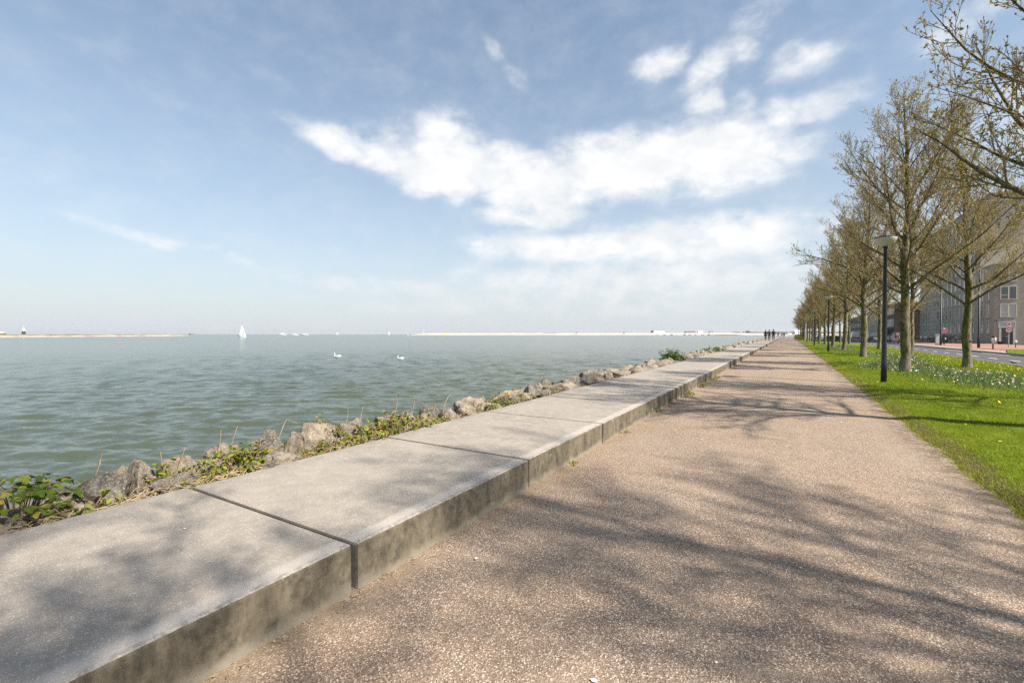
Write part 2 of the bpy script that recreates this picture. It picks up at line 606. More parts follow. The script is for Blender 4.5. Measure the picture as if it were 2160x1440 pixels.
def m_bark():
    t = NT('mossy_bark')
    p = t.pos()
    nx = t.sep(t.normal())[0]
    a = t.noise(t.map(p, (1, 1, .35)), 14, 6, .65); b = t.noise(p, 3.5, 5, .6)
    col = t.mix(t.rng(a, .3, .7), (.07, .052, .034), (.27, .222, .155))
    ms = t.math('ADD', b, t.math('MULTIPLY', nx, -.16))
    col = t.mix(t.rng(ms, .42, .62, 0, .85), col, t.mix(t.rng(a, .35, .65), (.045, .05, .008), (.125, .125, .022)))
    z = t.sep(p)[2]
    col = t.mix(t.math('MULTIPLY', t.rng(z, .9, .25), t.rng(t.noise(p, 6, 5), .35, .6, 0, .7)), col, (.2, .175, .145))
    return t.fin(col, .92, t.bump(t.math('ADD', a, t.math('MULTIPLY', b, .5)), .9, .03), spec=.15)


def m_brick(name, c1, c2, mort):
    t = NT(name)
    p = t.pos()
    x, y, z = t.sep(p)
    cx = t.n('ShaderNodeCombineXYZ'); t.put(cx.inputs[0], t.math('ADD', x, y)); t.put(cx.inputs[1], z)
    br = t.n('ShaderNodeTexBrick'); t.l(cx.outputs[0], br.inputs['Vector'])
    br.inputs['Scale'].default_value = 4.2; br.inputs['Mortar Size'].default_value = .012
    br.inputs['Color1'].default_value = (*c1, 1); br.inputs['Color2'].default_value = (*c2, 1); br.inputs['Mortar'].default_value = (*mort, 1)
    w = t.noise(p, .5, 5)
    col = t.mix(t.rng(w, .35, .65, 0, .4), br.outputs['Color'], tuple(q * .75 for q in c1))
    return t.fin(col, .9, t.bump(br.outputs['Fac'], -.3, .01))


M = {}
M['path'] = m_path()
M['slab'] = m_slab()
M['water'] = m_water()
M['lawn'] = m_lawn()
M['asphalt'] = m_asphalt('asphalt', (.075, .073, .073))
M['pave'] = m_asphalt('pale_paving', (.27, .225, .19))
M['paint'] = simple('road_paint', (.75, .74, .7), .7, .12, 3)
M['clinker'] = m_clinker()
M['kerb'] = simple('kerb_concrete', (.2, .185, .165), .9, .25, 4)
M['filler'] = simple('joint_filler', (.045, .038, .028), .95, .4, 12)
M['soil'] = simple('soil', (.075, .055, .038), .95, .5, 5, bump=.6)
M['rock'] = m_rock()
M['bark'] = m_bark()
M['twig'] = simple('twig_bark', (.29, .215, .125), .85, .35, 2)
M['sand'] = simple('white_sand', (.46, .4, .34), .95, .1, .02)
M['dike'] = simple('dike_stone', (.4, .34, .265), .95, .3, .05)
M['scrub'] = simple('dry_scrub', (.22, .185, .12), .95, .4, .08)
M['black'] = simple('black_painted_steel', (.012, .012, .013), .4, .2, 4)
M['darkgrey'] = simple('dark_grey_metal', (.06, .06, .065), .5, .2, 4)
M['opal'] = simple('opal_bowl', (.5, .48, .43), .35, .05, 3)
M['white'] = simple('white_paint', (.78, .78, .76), .5, .06, 3)
M['galv'] = simple('galvanised_steel', (.42, .43, .44), .45, .15, 5, metal=.6)
M['straw'] = simple('dry_straw', (.33, .24, .145), .9, .4, 9)
M['stem'] = simple('reddish_stem', (.16, .085, .05), .8, .4, 9)
M['bud'] = leafy('spring_buds', [(0, (.19, .125, .05)), (.35, (.3, .23, .065)), (.7, (.4, .34, .08)), (1, (.52, .47, .12))], trans=.4)
M['grass'] = leafy('grass_blades', [(0, (.085, .13, .004)), (.4, (.17, .24, .006)), (.8, (.27, .31, .01)), (1, (.4, .35, .08))], trans=.4)
M['daff'] = leafy('bulb_leaves', [(0, (.06, .11, .035)), (.5, (.12, .18, .06)), (1, (.2, .26, .11))], trans=.3)
M['bramble'] = leafy('bramble_leaves', [(0, (.055, .1, .014)), (.35, (.15, .2, .022)), (.62, (.3, .31, .04)), (.82, (.36, .23, .05)), (1, (.2, .08, .035))], trans=.35)
M['green'] = leafy('fresh_green_leaves', [(0, (.06, .15, .01)), (.5, (.14, .28, .015)), (1, (.24, .38, .03))], trans=.35)
M['hedge'] = leafy('hedge_leaves', [(0, (.05, .075, .01)), (.5, (.12, .14, .02)), (.8, (.2, .19, .03)), (1, (.3, .14, .04))], trans=.25)
M['gold'] = leafy('yellow_green_leaves', [(0, (.16, .17, .02)), (.5, (.28, .28, .035)), (1, (.4, .38, .07))], trans=.35)
M['petal'] = simple('pale_pink_petals', (.78, .66, .6), .7, .18, 40)
M['yellow'] = simple('yellow_petals', (.78, .6, .03), .7, .12, 40)
M['farleaf'] = leafy('far_tree_leaves', [(0, (.05, .06, .03)), (1, (.11, .12, .06))], trans=.1)

# ================================================================== the setting
# land
PTS = [(-3.9, -300), (3000, -300), (3000, 700), (45, 700), (45, 262), (9, 209), (-3.9, 207)]
MB().add([(x, y, -.04) for x, y in PTS], [tuple(range(len(PTS)))]).build('ground', M['soil'], fix=False)
tag(bpy.data.objects['ground'], kind='structure')

# promenade path, its lawn edge slightly wandering
rp = random.Random(3)
ys = [-30 + 1.0 * i for i in range(26)] + [-4 + .25 * i for i in range(28)] + [3 + .06 * i for i in range(200)] + [15 + .25 * i for i in range(44)] + [26 + 2 * i for i in range(91)]


def path_edge(y):
    return 1.56 + .0035 * max(0, y - 5) * (1 if y < 60 else 60 / max(y, 1)) + .07 * mnoise.noise(Vector((0, y * .9, 1))) + .05 * mnoise.noise(Vector((3, y * 3.3, 1))) + .03 * mnoise.noise(Vector((5, y * 9, 1)))


pb = MB()
for y in ys:
    e = path_edge(y)
    pb.add([(-2.06, y, 0), (-.3, y, .012), (e, y, 0)], [])
pb.f = []
for i in range(len(ys) - 1):
    for k in range(2):
        pb.f.append((3 * i + k, 3 * i + k + 1, 3 * i + 4 + k, 3 * i + 3 + k))
pb.mi = [0] * len(pb.f)
tag(pb.build('path', M['path'], fix=False), kind='structure')

# lawn: a gently uneven sheet from the path to the road
lb = MB()
xs = [0, .08, .2, .4, .7, 1.1, 1.6, 2.2, 2.9, 3.7, 4.5, 5.3, 6.1, 6.86]
ly = [-30 + 2 * i for i in range(15)] + [.4 * i for i in range(8)] + [3.2 + .08 * i for i in range(150)] + [15.2 + .4 * i for i in range(37)] + [30 + 1.5 * i for i in range(114)]


def lawn_z(x, y):
    d = x - path_edge(y)
    return min(.05, max(-.01, d * .22 - .004)) + .035 * mnoise.noise(Vector((x * .8, y * .8, 4))) * min(1, max(0, d)) + .02 * mnoise.noise(Vector((x * 3, y * 3, 9))) * min(1, max(0, d * 2))


nx_ = len(xs)
for y in ly:
    e = path_edge(y) - .03
    for q in xs:
        x = e + q * (8.4 - e) / 6.86
        lb.v.append((x, y, lawn_z(x, y))); lb.n += 1
for i in range(len(ly) - 1):
    for k in range(nx_ - 1):
        a = i * nx_ + k
        lb.f.append((a, a + 1, a + nx_ + 1, a + nx_))
lb.mi = [0] * len(lb.f)
lawn = lb.build('lawn', M['lawn'], smooth=True, fix=False)
tag(lawn, kind='structure')

# road, its kerbs and markings
tag(MB().box((10.55, 90, -.06), (4.1, 260, .12)).build('road', M['asphalt']), kind='structure')
bpy.data.objects['road'].location.z = -.005
kb = MB()
kb.box((8.44, 90, 0.0), (.12, 260, .14))
kb.box((12.68, 90, .01), (.14, 260, .2))
tag(kb.build('kerb', M['kerb']), kind='structure')
mk = MB()
for y in np.arange(6, 200, 3.0):
    mk.box((10.05, y + .6, .0025), (.11, 1.25, .005))
for y in np.arange(35.5, 60, 9.0):
    mk.box((12.3, y, .0025), (.1, 5.0, .005))
tag(mk.build('road_marking', M['paint']), kind='structure')
tag(MB().box((18.3, 64, .035), (11.0, 66, .07)).build('pavement', M['clinker']), kind='structure')
tag(MB().box((13.5, 60, .045), (1.3, 60, .06)).build('pavement_strip', M['pave']), kind='structure')
tag(MB().box((19, 160, .03), (12, 126, .05)).build('far_pavement', M['pave']), kind='structure')
tag(MB().box((5.0, 93.2, .03), (6.8, 2.2, .1)).build('footpath', M['pave']), kind='structure')
# verge beyond the road, on the right
vb = MB()
vb.add([(12.78, 26, .06), (24, 26, .06), (24, 54, .09), (18, 55, .09), (15.2, 52.5, .09), (12.78, 44, .07)], [(0, 1, 2, 3, 4, 5)])
vb.v = [(x, y, z + .06) for x, y, z in vb.v]
tag(vb.build('verge', M['lawn'], fix=False), kind='structure')

# quay: filler bed with one concrete slab after another
quay = MB().box((-2.925, 90, -.6), (1.72, 240, 1.3)).build('quay', M['filler'])
tag(quay, kind='structure')


def slab_mesh(seed):
    bm = bmesh.new()
    bmesh.ops.create_cube(bm, size=1)
    for v in bm.verts:
        v.co.x *= 1.81; v.co.y *= 1.925; v.co.z *= .46
    bmesh.ops.bevel(bm, geom=[e for e in bm.edges if e.verts[0].co.z > 0 or e.verts[1].co.z > 0], offset=.015, segments=2, affect='EDGES', profile=.6)
    along = [e for e in bm.edges if abs(e.verts[0].co.y - e.verts[1].co.y) > 1.5]
    bmesh.ops.subdivide_edges(bm, edges=along, cuts=44, use_grid_fill=False)
    for v in bm.verts:
        if v.co.z > .19:
            n = mnoise.noise(Vector((v.co.y * 6, v.co.x, seed * 7.7))) * .6 + mnoise.noise(Vector((v.co.y * 21, v.co.x * 3, seed * 3.1))) * .6
            chip = max(0, n - .42) * .05
            if v.co.x > .88: v.co.x -= chip + .0016 * n; v.co.z -= chip * .8
            elif v.co.x < -.88: v.co.z -= chip * .6; v.co.x += chip
    me = bpy.data.meshes.new('slab')
    bm.to_mesh(me); bm.free()
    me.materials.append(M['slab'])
    return me


SLAB = [slab_mesh(i) for i in range(3)]
J0 = 1.69
for i in range(-3, 104):
    y = J0 + 1.96 * (i - 1) + .98
    o = link_mesh('slab', SLAB[(i * 7 % 5) % 3], quay, (-2.915 + rnd.uniform(-.006, .006), y, .03 + rnd.uniform(-.004, .004)), (R(rnd.uniform(-.1, .1)), R(rnd.uniform(-.12, .12)), R(rnd.uniform(-.12, .12))))

# embankment below the boulders
eb = MB()
ey = [-12 + .5 * i for i in range(100)] + [38 + 3 * i for i in range(57)]
prof = [(-3.79, .19), (-4.1, .16), (-4.6, .03), (-5.2, -.35), (-6.0, -.95), (-7.0, -1.7), (-9, -2.6)]
for y in ey:
    for k, (x, z) in enumerate(prof):
        j = .12 * mnoise.noise(Vector((x * 1.5, y * 1.7, 2)))
        eb.v.append((x, y, z + (j if k > 0 else 0))); eb.n += 1
for i in range(len(ey) - 1):
    for k in range(len(prof) - 1):
        a = i * len(prof) + k
        eb.f.append((a, a + 1, a + len(prof) + 1, a + len(prof)))
eb.mi = [0] * len(eb.f)
tag(eb.build('embankment', M['soil'], smooth=True, fix=True), kind='structure')


# water: fine waves near the bank, the sheet runs on to the horizon
def make_water():
    rng_ = np.random.default_rng(5)
    r = [4.2]
    while r[-1] < 160: r.append(r[-1] * 1.0062)
    while r[-1] < 9000: r.append(r[-1] * 1.028)
    r = np.array(r)
    th = np.radians(np.arange(-32, 176, .3))
    RR, TT = np.meshgrid(r, th, indexing='ij')
    X = -RR * np.sin(TT); Y = RR * np.cos(TT)
    cell = np.gradient(r)[:, None]
    Zz = np.zeros_like(X)
    base = np.array([-.515, .857])
    lam = np.geomspace(.22, 1.6, 64)
    for L_ in lam:
        a = math.atan2(base[1], base[0]) + rng_.normal(0, .36)
        kx, ky = math.cos(a) * 2 * math.pi / L_, math.sin(a) * 2 * math.pi / L_
        slope = .037 * (1.25 if .35 < L_ < 1.2 else .55)
        amp = slope * L_ / (2 * math.pi)
        w = np.clip(1.6 - cell * 3.0 / L_, 0, 1)
        ph = kx * X + ky * Y + rng_.uniform(0, 6.283)
        Zz += amp * w * (np.sin(ph) + .22 * np.cos(2 * ph))
    V = np.stack([X, Y, -1.3 + Zz], -1).reshape(-1, 3)
    nr, nt_ = X.shape
    idx = np.arange(nr * nt_).reshape(nr, nt_)
    Q = np.stack([idx[:-1, :-1], idx[1:, :-1], idx[1:, 1:], idx[:-1, 1:]], -1).reshape(-1, 4)
    me = fast_mesh('water', V, Q[:, ::-1], [M['water']])
    me.polygons.foreach_set('use_smooth', np.ones(len(Q), bool))
    o = link_mesh('water', me)
    tag(o, kind='structure')
    if me.polygons[0].normal.z < 0:
        me.flip_normals()


make_water()

ORD = ['nearest', 'second', 'third', 'fourth', 'fifth', 'sixth', 'seventh', 'eighth', 'ninth', 'tenth', 'eleventh', 'twelfth', 'thirteenth', 'fourteenth', 'fifteenth', 'sixteenth']


# ================================================================== trees
def unit(v):
    n = math.sqrt(v[0] * v[0] + v[1] * v[1] + v[2] * v[2]) + 1e-9
    return (v[0] / n, v[1] / n, v[2] / n)


def grow_path(r, p, d, length, n, lift, wob):
    st = length / n
    pts = [p]
    for i in range(n):
        d = unit((d[0] + r.gauss(0, wob), d[1] + r.gauss(0, wob), d[2] + lift + r.gauss(0, wob)))
        p = (p[0] + d[0] * st, p[1] + d[1] * st, p[2] + d[2] * st)
        pts.append(p)
    return pts


def side_dir(r, axis, ang, az):
    a = Vector(axis).normalized()
    ref = Vector((0, 0, 1)) if abs(a.z) < .9 else Vector((1, 0, 0))
    u = a.cross(ref).normalized(); w = a.cross(u)
    s = math.sin(ang)
    return tuple(a * math.cos(ang) + (u * math.cos(az) + w * math.sin(az)) * s)


def lerp_path(pts, t):
    f = t * (len(pts) - 1)
    i = min(int(f), len(pts) - 2)
    k = f - i
    a, b = pts[i], pts[i + 1]
    return tuple(a[j] + (b[j] - a[j]) * k for j in range(3)), unit(tuple(b[j] - a[j] for j in range(3)))


class LeafSet:
    def __init__(s):
        s.P = []; s.D = []; s.L = []; s.W = []

    def add(s, p, d, l, w):
        s.P.append(p); s.D.append(d); s.L.append(l); s.W.append(w)

    def arrays(s, seed, fold=True):
        g = np.random.default_rng(seed)
        P = np.array(s.P); D = np.array(s.D); L_ = np.array(s.L)[:, None]; W = np.array(s.W)[:, None]
        D = D / (np.linalg.norm(D, axis=1)[:, None] + 1e-9)
        A = np.cross(D, g.normal(size=D.shape)); A /= np.linalg.norm(A, axis=1)[:, None] + 1e-9
        N = np.cross(D, A)
        mid = P + D * L_ * .5
        V = np.stack([P, mid + A * W + N * W * .45, P + D * L_, mid - A * W + N * W * .45], 1).reshape(-1, 3)
        n = len(P)
        b = np.arange(n)[:, None] * 4
        T = np.concatenate([b + np.array([[0, 1, 2]]), b + np.array([[0, 2, 3]])], 1).reshape(-1, 3)
        tone = np.repeat(np.clip(g.normal(.5, .25, n), 0, 1), 2)
        return V, T, tone


def make_tree(seed, H=10.4, base_r=.15, clear=2.6, spread=2.4, extra=(), density=1.0, bud=1.0, skip_az=None):
    r = random.Random(seed)
    tk = MB(); cr = MB(); lv = LeafSet()
    nT = 16
    tp = [(0, 0, -.06)]
    lean = (r.gauss(0, .012), r.gauss(0, .012))
    ox = oy = 0
    for i in range(1, nT + 1):
        z = H * .93 * i / nT
        ox += r.gauss(lean[0] * H / nT, .028 + .012 * (i > 5)); oy += r.gauss(lean[1] * H / nT, .028 + .012 * (i > 5))
        tp.append((ox, oy, z))
    tr_ = [base_r * (1.25 if i == 0 else 1) * (1 - (i / nT)) ** .8 * (1 - .12 * math.sin(i * 1.7) * (i < 8)) + .012 for i in range(nT + 1)]
    # swell at the foot
    full = [(0, 0, -.06), (.0, .0, .07), (tp[1][0] * .3, tp[1][1] * .3, .3)] + tp[1:]
    frad = [base_r * 1.4, base_r * 1.2, base_r * 1.04] + tr_[1:]
    tk.tube(full, frad, 12)
    # knots and old pruning scars
    for i in range(7):
        z = r.uniform(.8, clear + 1.5); t = z / (H * .93)
        p, d = lerp_path(tp, t); az = r.uniform(0, 6.28)
        rad = base_r * (1 - t) ** .8
        q = (p[0] + math.cos(az) * rad * .8, p[1] + math.sin(az) * rad * .8, p[2])
        q2 = (p[0] + math.cos(az) * (rad + .05), p[1] + math.sin(az) * (rad + .05), p[2] + .03)
        tk.tube([q, q2], [.07, .04], 6)
    limbs = []
    n1 = int(33 * density)
    az = r.uniform(0, 6.28)
    for i in range(n1):
        f = (i + r.uniform(0, .8)) / n1
        z = clear + (H * .88 - clear) * f ** 1.05
        az += 2.4 + r.gauss(0, .35)
        if skip_az and f < skip_az[2] and abs((az - skip_az[0] + math.pi) % (2 * math.pi) - math.pi) < skip_az[1]:
            az += 1.7
        elev = R(33 + 36 * f + r.gauss(0, 7))
        L_ = spread * ((1 - f) ** .75 * (1.0 + .25 * math.sin(f * 3.1)) + .16) * r.uniform(.82, 1.15) / max(.62, math.cos(elev))
        limbs.append((z, az, elev, L_, .045 + r.gauss(0, .02), None))
    for e in extra:
        limbs.append(e)
    for (z, a, elev, L_, lift, rad_) in limbs:
        t = z / (H * .93)
        p, _ = lerp_path(tp, t)
        d = (math.cos(a) * math.cos(elev), math.sin(a) * math.cos(elev), math.sin(elev))
        n = max(5, int(L_ / .38))
        pts = grow_path(r, p, d, L_, n, lift, .085)
        r0 = rad_ or min(base_r * (1 - t) ** .8 * .45, .010 + .0115 * L_)
        rr = [r0 * (1 - .88 * (k / n)) for k in range(n + 1)]
        tk.tube(pts, rr, 6, cap=False)
        n2 = int((5.5 * L_ + 2) * density)
        for j in range(n2):
            u = .16 + .84 * (j + r.random()) / n2
            q, ax = lerp_path(pts, min(u, .995))
            L2 = (.34 * L_ * (1.12 - u) + .22) * r.uniform(.6, 1.3)
            d2 = side_dir(r, ax, R(r.uniform(32, 62)), r.uniform(0, 6.28))
            d2 = unit((d2[0], d2[1], d2[2] + .25))
            m = max(3, int(L2 / .2))
            p2 = grow_path(r, q, d2, L2, m, .07, .12)
            ra = max(.0035, min(r0 * (1 - .88 * u) * .6, .004 + .009 * L2))
            cr.tube(p2, [ra * (1 - .7 * k / m) for k in range(m + 1)], 4, cap=False)
            n3 = int((L2 / .078 + 2) * density)
            for k in range(n3):
                v = .12 + .88 * (k + r.random()) / n3
                q3, ax3 = lerp_path(p2, min(v, .99))
                L3 = r.uniform(.12, .42) * (1.15 - .5 * v)
                d3 = side_dir(r, ax3, R(r.uniform(25, 60)), r.uniform(0, 6.28))
                d3 = unit((d3[0], d3[1], d3[2] + .3))
                p3 = grow_path(r, q3, d3, L3, 2, .1, .16)
                cr.tube(p3, [.0042, .0035, .0022], 3, cap=False)
                nb = int(r.uniform(2.4, 7.0) * bud)
                for b in range(nb):
                    pb_, db = lerp_path(p3, r.uniform(.25, 1))
                    db = unit((db[0] + r.gauss(0, .6), db[1] + r.gauss(0, .6), db[2] + r.gauss(.15, .6)))
                    lv.add(pb_, db, r.uniform(.03, .068), r.uniform(.008, .0165))
    V, T, tone = lv.arrays(seed)
    tm = tk.mesh('trunk', [M['bark']], smooth=True)
    # crown: twigs and buds in one mesh
    nv = len(cr.v)
    tw = []
    for f in cr.f:
        tw.append((f[0], f[1], f[2])); tw.append((f[0], f[2], f[3]))
    allV = np.concatenate([np.array(cr.v), V]); allT = np.concatenate([np.array(tw), T + nv])
    mi = np.concatenate([np.zeros(len(tw), int), np.ones(len(T), int)])
    at = np.concatenate([np.full(len(tw), .5), tone])
    cm = fast_mesh('crown', allV, allT, [M['twig'], M['bud']], mi, at)
    return tm, cm


def place_tree(meshes, x, y, rz, s, label, group, z=.03):
    t = empty('street_tree', (x, y, z), rz)
    t.scale = (s, s, s)
    tag(t, label, 'tree', group)
    link_mesh('trunk', meshes[0], t)
    link_mesh('crown', meshes[1], t)
    return t


TREES = [make_tree(11), make_tree(23, H=9.8, spread=2.5), make_tree(37, H=10.6, spread=2.3, base_r=.145), make_tree(58, H=10.0, clear=2.4, spread=2.55)]
aR = math.atan2(-.515, -.857)                          # heading back along the view's left
TREES.append(make_tree(71, density=.95, bud=.8, spread=2.6, base_r=.12))
HERO = make_tree(91, H=11.0, clear=2.75, spread=2.2, base_r=.155, density=.92, skip_az=(aR, .75, .55),
                 extra=[(2.75, aR - .1, R(30), 3.1, .04, .052), (2.65, aR + .4, R(32), 2.4, .035, .036), (4.35, aR - .2, R(34), 2.7, .0, .036),
                        (4.7, aR + .25, R(38), 2.6, .0, .034), (4.2, aR + .02, R(8), 2.5, -.03, .026), (3.4, aR - .5, R(24), 2.5, .03, .034)])
place_tree(HERO, 3.7, 9.6, 0, 1.0, 'budding street tree leaning in from the right edge, its trunk out of the picture', 'street trees in the lawn')
row_a = [(3.5, -0.5, 4), (3.58, 21.2, 0), (3.75, 33.3, 1), (3.85, 45.2, 2), (3.95, 57.4, 3)] + [(4.0, 57.4 + 12.1 * i, (i * 3 + 1) % 4) for i in range(1, 13)]
row_b = [(6.15, 2.9, 4), (6.2, 13.2, 2), (6.15, 25.1, 1), (6.5, 37.1, 3), (6.75, 50.2, 0)] + [(6.9, 50.2 + 12.1 * i, (i * 5 + 2) % 4) for i in range(1, 13)]
tr = random.Random(48)
for k, (x, y, v) in enumerate(row_a):
    if k == 1: lab = 'tall budding tree just behind the nearest lamp post, thick mossy trunk'
    elif k == 0: lab = 'budding tree beside the camera whose shadow falls on the slabs'
    elif k < 6: lab = '%s budding tree beyond the nearest lamp in the row along the path' % ORD[k - 1]
    else: lab = 'distant budding tree far down the row beside the promenade path'
    place_tree(TREES[v], x, y, tr.uniform(0, 6.28) if k != 1 else 1.0, tr.uniform(.94, 1.05), lab, 'street trees in the lawn' if k < 6 else 'distant street trees along the path')
for k, (x, y, v) in enumerate(row_b):
    if k == 2: lab = 'budding tree among yellow flowers in front of the brick corner building'
    elif k == 0: lab = 'budding tree behind the camera shading the path'
    elif k == 1: lab = 'budding tree at the road side just outside the right edge'
    elif k == 3: lab = 'budding tree at the road side close behind the thick mossy trunk'
    elif k < 7: lab = '%s budding tree in the road side row beyond the flowers' % ORD[k - 2]
    else: lab = 'distant budding tree far down the row beside the road'
    place_tree(TREES[v], x, y, tr.uniform(0, 6.28), tr.uniform(.9, 1.0), lab, 'street trees in the lawn' if k < 7 else 'distant street trees along the road')

# ================================================================== lamp posts of the promenade
def lamp_prototype():
    root = empty('street_lamp')
    MB().lathe([(.07, -.05), (.07, .55), (.062, .6), (.042, 3.72), (.06, 3.76), (.066, 3.79)], 14).build('post', M['black'], root, smooth=True)
    MB().lathe([(.065, 3.79), (.15, 3.84), (.225, 3.93), (.252, 3.99), (.255, 4.02)], 24).build('lamp_bowl', M['opal'], root, smooth=True)
    MB().lathe([(.262, 4.022), (.262, 4.036), (.225, 4.055), (.08, 4.068), (.01, 4.07)], 24).build('lamp_cap', M['black'], root, smooth=True)
    return root


lamp = lamp_prototype()
lamps = [(2.3, 16.3), (2.63, 42.2), (2.7, 65.5), (2.7, 90.5), (2.7, 108), (2.75, 126), (2.8, 144), (2.8, 162), (2.9, 180)]
for i, (x, y) in enumerate(lamps):
    o = lamp if i == 0 else copy_tree(lamp)
    o.location = (x, y, .03)
    o.scale = (1.02, 1.02, 1.0 if i == 0 else 1.05)
    if i < 5:
        tag(o, ['large black lamp post with white bowl nearest the camera on the grass', 'second black lamp post along the lawn, left of the thick tree trunks', 'third lamp post from the camera beside the path edge',
                'fourth lamp post from the camera beside the path edge', 'fifth lamp post from the camera beside the path edge'][i], 'street lamp', 'lamp posts along the promenade')
    else:
        tag(o, 'small distant lamp post far along the promenade lawn', 'street lamp', 'distant lamp posts along the promenade')

# ================================================================== boulders on the bank
def rock_mesh(seed, sub):
    bm = bmesh.new()
    bmesh.ops.create_icosphere(bm, subdivisions=sub, radius=1)
    rr = random.Random(seed)
    planes = [(Vector((rr.gauss(0, 1), rr.gauss(0, 1), rr.gauss(.3, 1))).normalized(), rr.uniform(.42, .8)) for _ in range(11)]
    off = Vector((seed * 3.7, seed * 1.3, 0))
    for v in bm.verts:
        d = v.co.normalized()
        k = 1.0 + .22 * mnoise.noise(d * 1.3 + off)
        p = d * k
        for n, h in planes:
            e = p.dot(n) - h
            if e > 0: p -= n * e * .85
        p += d * (.085 * mnoise.noise(d * 3.4 + off) + .045 * mnoise.noise(d * 8.5 + off) + .022 * mnoise.noise(d * 19 + off))
        v.co = p
    me = bpy.data.meshes.new('boulder')
    bm.to_mesh(me); bm.free()
    me.materials.append(M['rock'])
    me.polygons.foreach_set('use_smooth', [True] * len(me.polygons))
    return me


RK_HI = [rock_mesh(i + 1, 5) for i in range(7)]
RK_MD = [rock_mesh(i + 21, 3) for i in range(7)]
ROCKS = []


def rock(x, y, z, sx, sy, sz, rz, mesh, label, group, tilt=.25):
    o = link_mesh('boulder', mesh, None, (x, y, z), (rr_.gauss(0, tilt), rr_.gauss(0, tilt), rz), (sx, sy, sz))
    tag(o, label, 'boulder', group)
    ROCKS.append(o)
    return o


rr_ = random.Random(19)
G1 = 'boulders along the water edge'
rock(-4.40, 1.61, 0.116, 0.163, 0.188, 0.322, 0.00, RK_HI[0], 'upright rounded pale boulder just before the first wide joint of the slabs', G1, .12)
rock(-4.32, 1.36, 0.155, 0.227, 0.264, 0.224, 1.37, RK_HI[1], 'broad pale speckled boulder behind the far end of the nearest slab', G1, .12)
rock(-4.12, 1.12, 0.115, 0.185, 0.229, 0.189, 2.74, RK_HI[2], 'dark sloping boulder beside the large bronze leaved plant', G1, .12)
rock(-4.72, 1.54, 0.147, 0.105, 0.122, 0.189, 1.01, RK_HI[3], 'small rounded boulder at the water left of the upright pale boulder', G1, .12)
rock(-4.35, 2.06, 0.159, 0.201, 0.233, 0.246, 2.38, RK_HI[4], 'brown boulder behind the first wide joint, left of the sprawling bramble', G1, .12)
rock(-4.15, 1.82, 0.167, 0.134, 0.155, 0.189, 0.65, RK_HI[5], 'small brown stone between the upright boulder and the first wide joint', G1, .12)
rock(-4.35, 2.60, 0.196, 0.182, 0.210, 0.322, 2.02, RK_HI[6], 'tall dome shaped boulder with a dark gap on its far side', G1, .12)
rock(-4.22, 2.86, 0.187, 0.163, 0.188, 0.284, 0.29, RK_HI[2], 'cracked brown boulder between the dark gap and the large flat topped boulder', G1, .12)
rock(-4.42, 3.25, 0.187, 0.287, 0.333, 0.284, 1.66, RK_HI[0], 'large flat topped pale boulder with lichen behind the second slab', G1, .12)
rock(-4.00, 2.45, 0.188, 0.268, 0.311, 0.151, 3.03, RK_HI[1], 'low slab like grey stone lying against the second slab edge', G1, .12)
rock(-4.70, 3.86, 0.103, 0.220, 0.255, 0.265, 1.30, RK_HI[3], 'dark grey boulder at the water behind the leafy brambles', G1, .12)
rock(-4.70, 4.63, 0.111, 0.287, 0.333, 0.255, 2.67, RK_HI[4], 'whitish boulder behind the largest patch of brambles', G1, .12)
rock(-4.28, 4.79, 0.127, 0.201, 0.233, 0.284, 0.94, RK_HI[5], 'pointed grey boulder at the end of the largest bramble patch', G1, .12)
rock(-4.20, 5.20, 0.129, 0.201, 0.233, 0.246, 2.31, RK_HI[6], 'brown boulder with lichen spots behind the third slab', G1, .12)
rock(-4.42, 6.04, 0.123, 0.335, 0.388, 0.265, 0.58, RK_HI[1], 'long rounded boulder behind the fourth slab joint', G1, .12)
rock(-4.80, 5.48, 0.093, 0.211, 0.244, 0.265, 1.95, RK_HI[2], 'grey boulder at the water behind the brown lichen spotted boulder', G1, .12)
rock(-4.60, 7.32, 0.073, 0.344, 0.400, 0.265, 0.22, RK_HI[3], 'long dark boulder at the water behind the orange tinged brambles', G1, .12)
rock(-4.20, 6.40, 0.105, 0.163, 0.188, 0.227, 1.59, RK_HI[4], 'small rounded boulder with orange lichen before the yellowish brambles', G1, .12)
rock(-4.25, 7.00, 0.099, 0.249, 0.289, 0.246, 2.96, RK_HI[0], 'brown boulder half hidden by the yellowish brambles', G1, .12)
rock(-4.10, 1.72, 0.206, 0.140, 0.200, 0.130, 0.40, RK_HI[3], 'low pale stone filling the gap before the first wide joint', G1, .15)
rock(-4.50, 1.90, 0.186, 0.200, 0.220, 0.200, 2.30, RK_HI[0], 'pale tan boulder at the water behind the first wide joint', G1, .15)
rock(-4.55, 2.30, 0.176, 0.200, 0.240, 0.200, 1.10, RK_HI[1], 'tan boulder at the water behind the sprawling bramble', G1, .15)
rock(-4.12, 0.78, 0.185, 0.180, 0.240, 0.160, 3.00, RK_HI[5], 'low tan stone at the foot of the bronze leaved plant', G1, .15)
rock(-4.60, 2.75, 0.156, 0.180, 0.200, 0.200, 1.80, RK_HI[4], 'low boulder at the water between the dome shaped and the cracked boulder', G1, .15)
rock(-4.40, 3.65, 0.196, 0.200, 0.220, 0.200, 0.60, RK_HI[2], 'brown boulder on the far side of the large flat topped boulder', G1, .15)
rock(-4.35, 4.50, 0.186, 0.200, 0.260, 0.200, 2.50, RK_HI[6], 'tan boulder showing above the largest bramble patch', G1, .15)
rock(-4.15, 5.55, 0.178, 0.170, 0.220, 0.170, 1.30, RK_HI[1], 'low tan stone after the lichen spotted boulder', G1, .15)
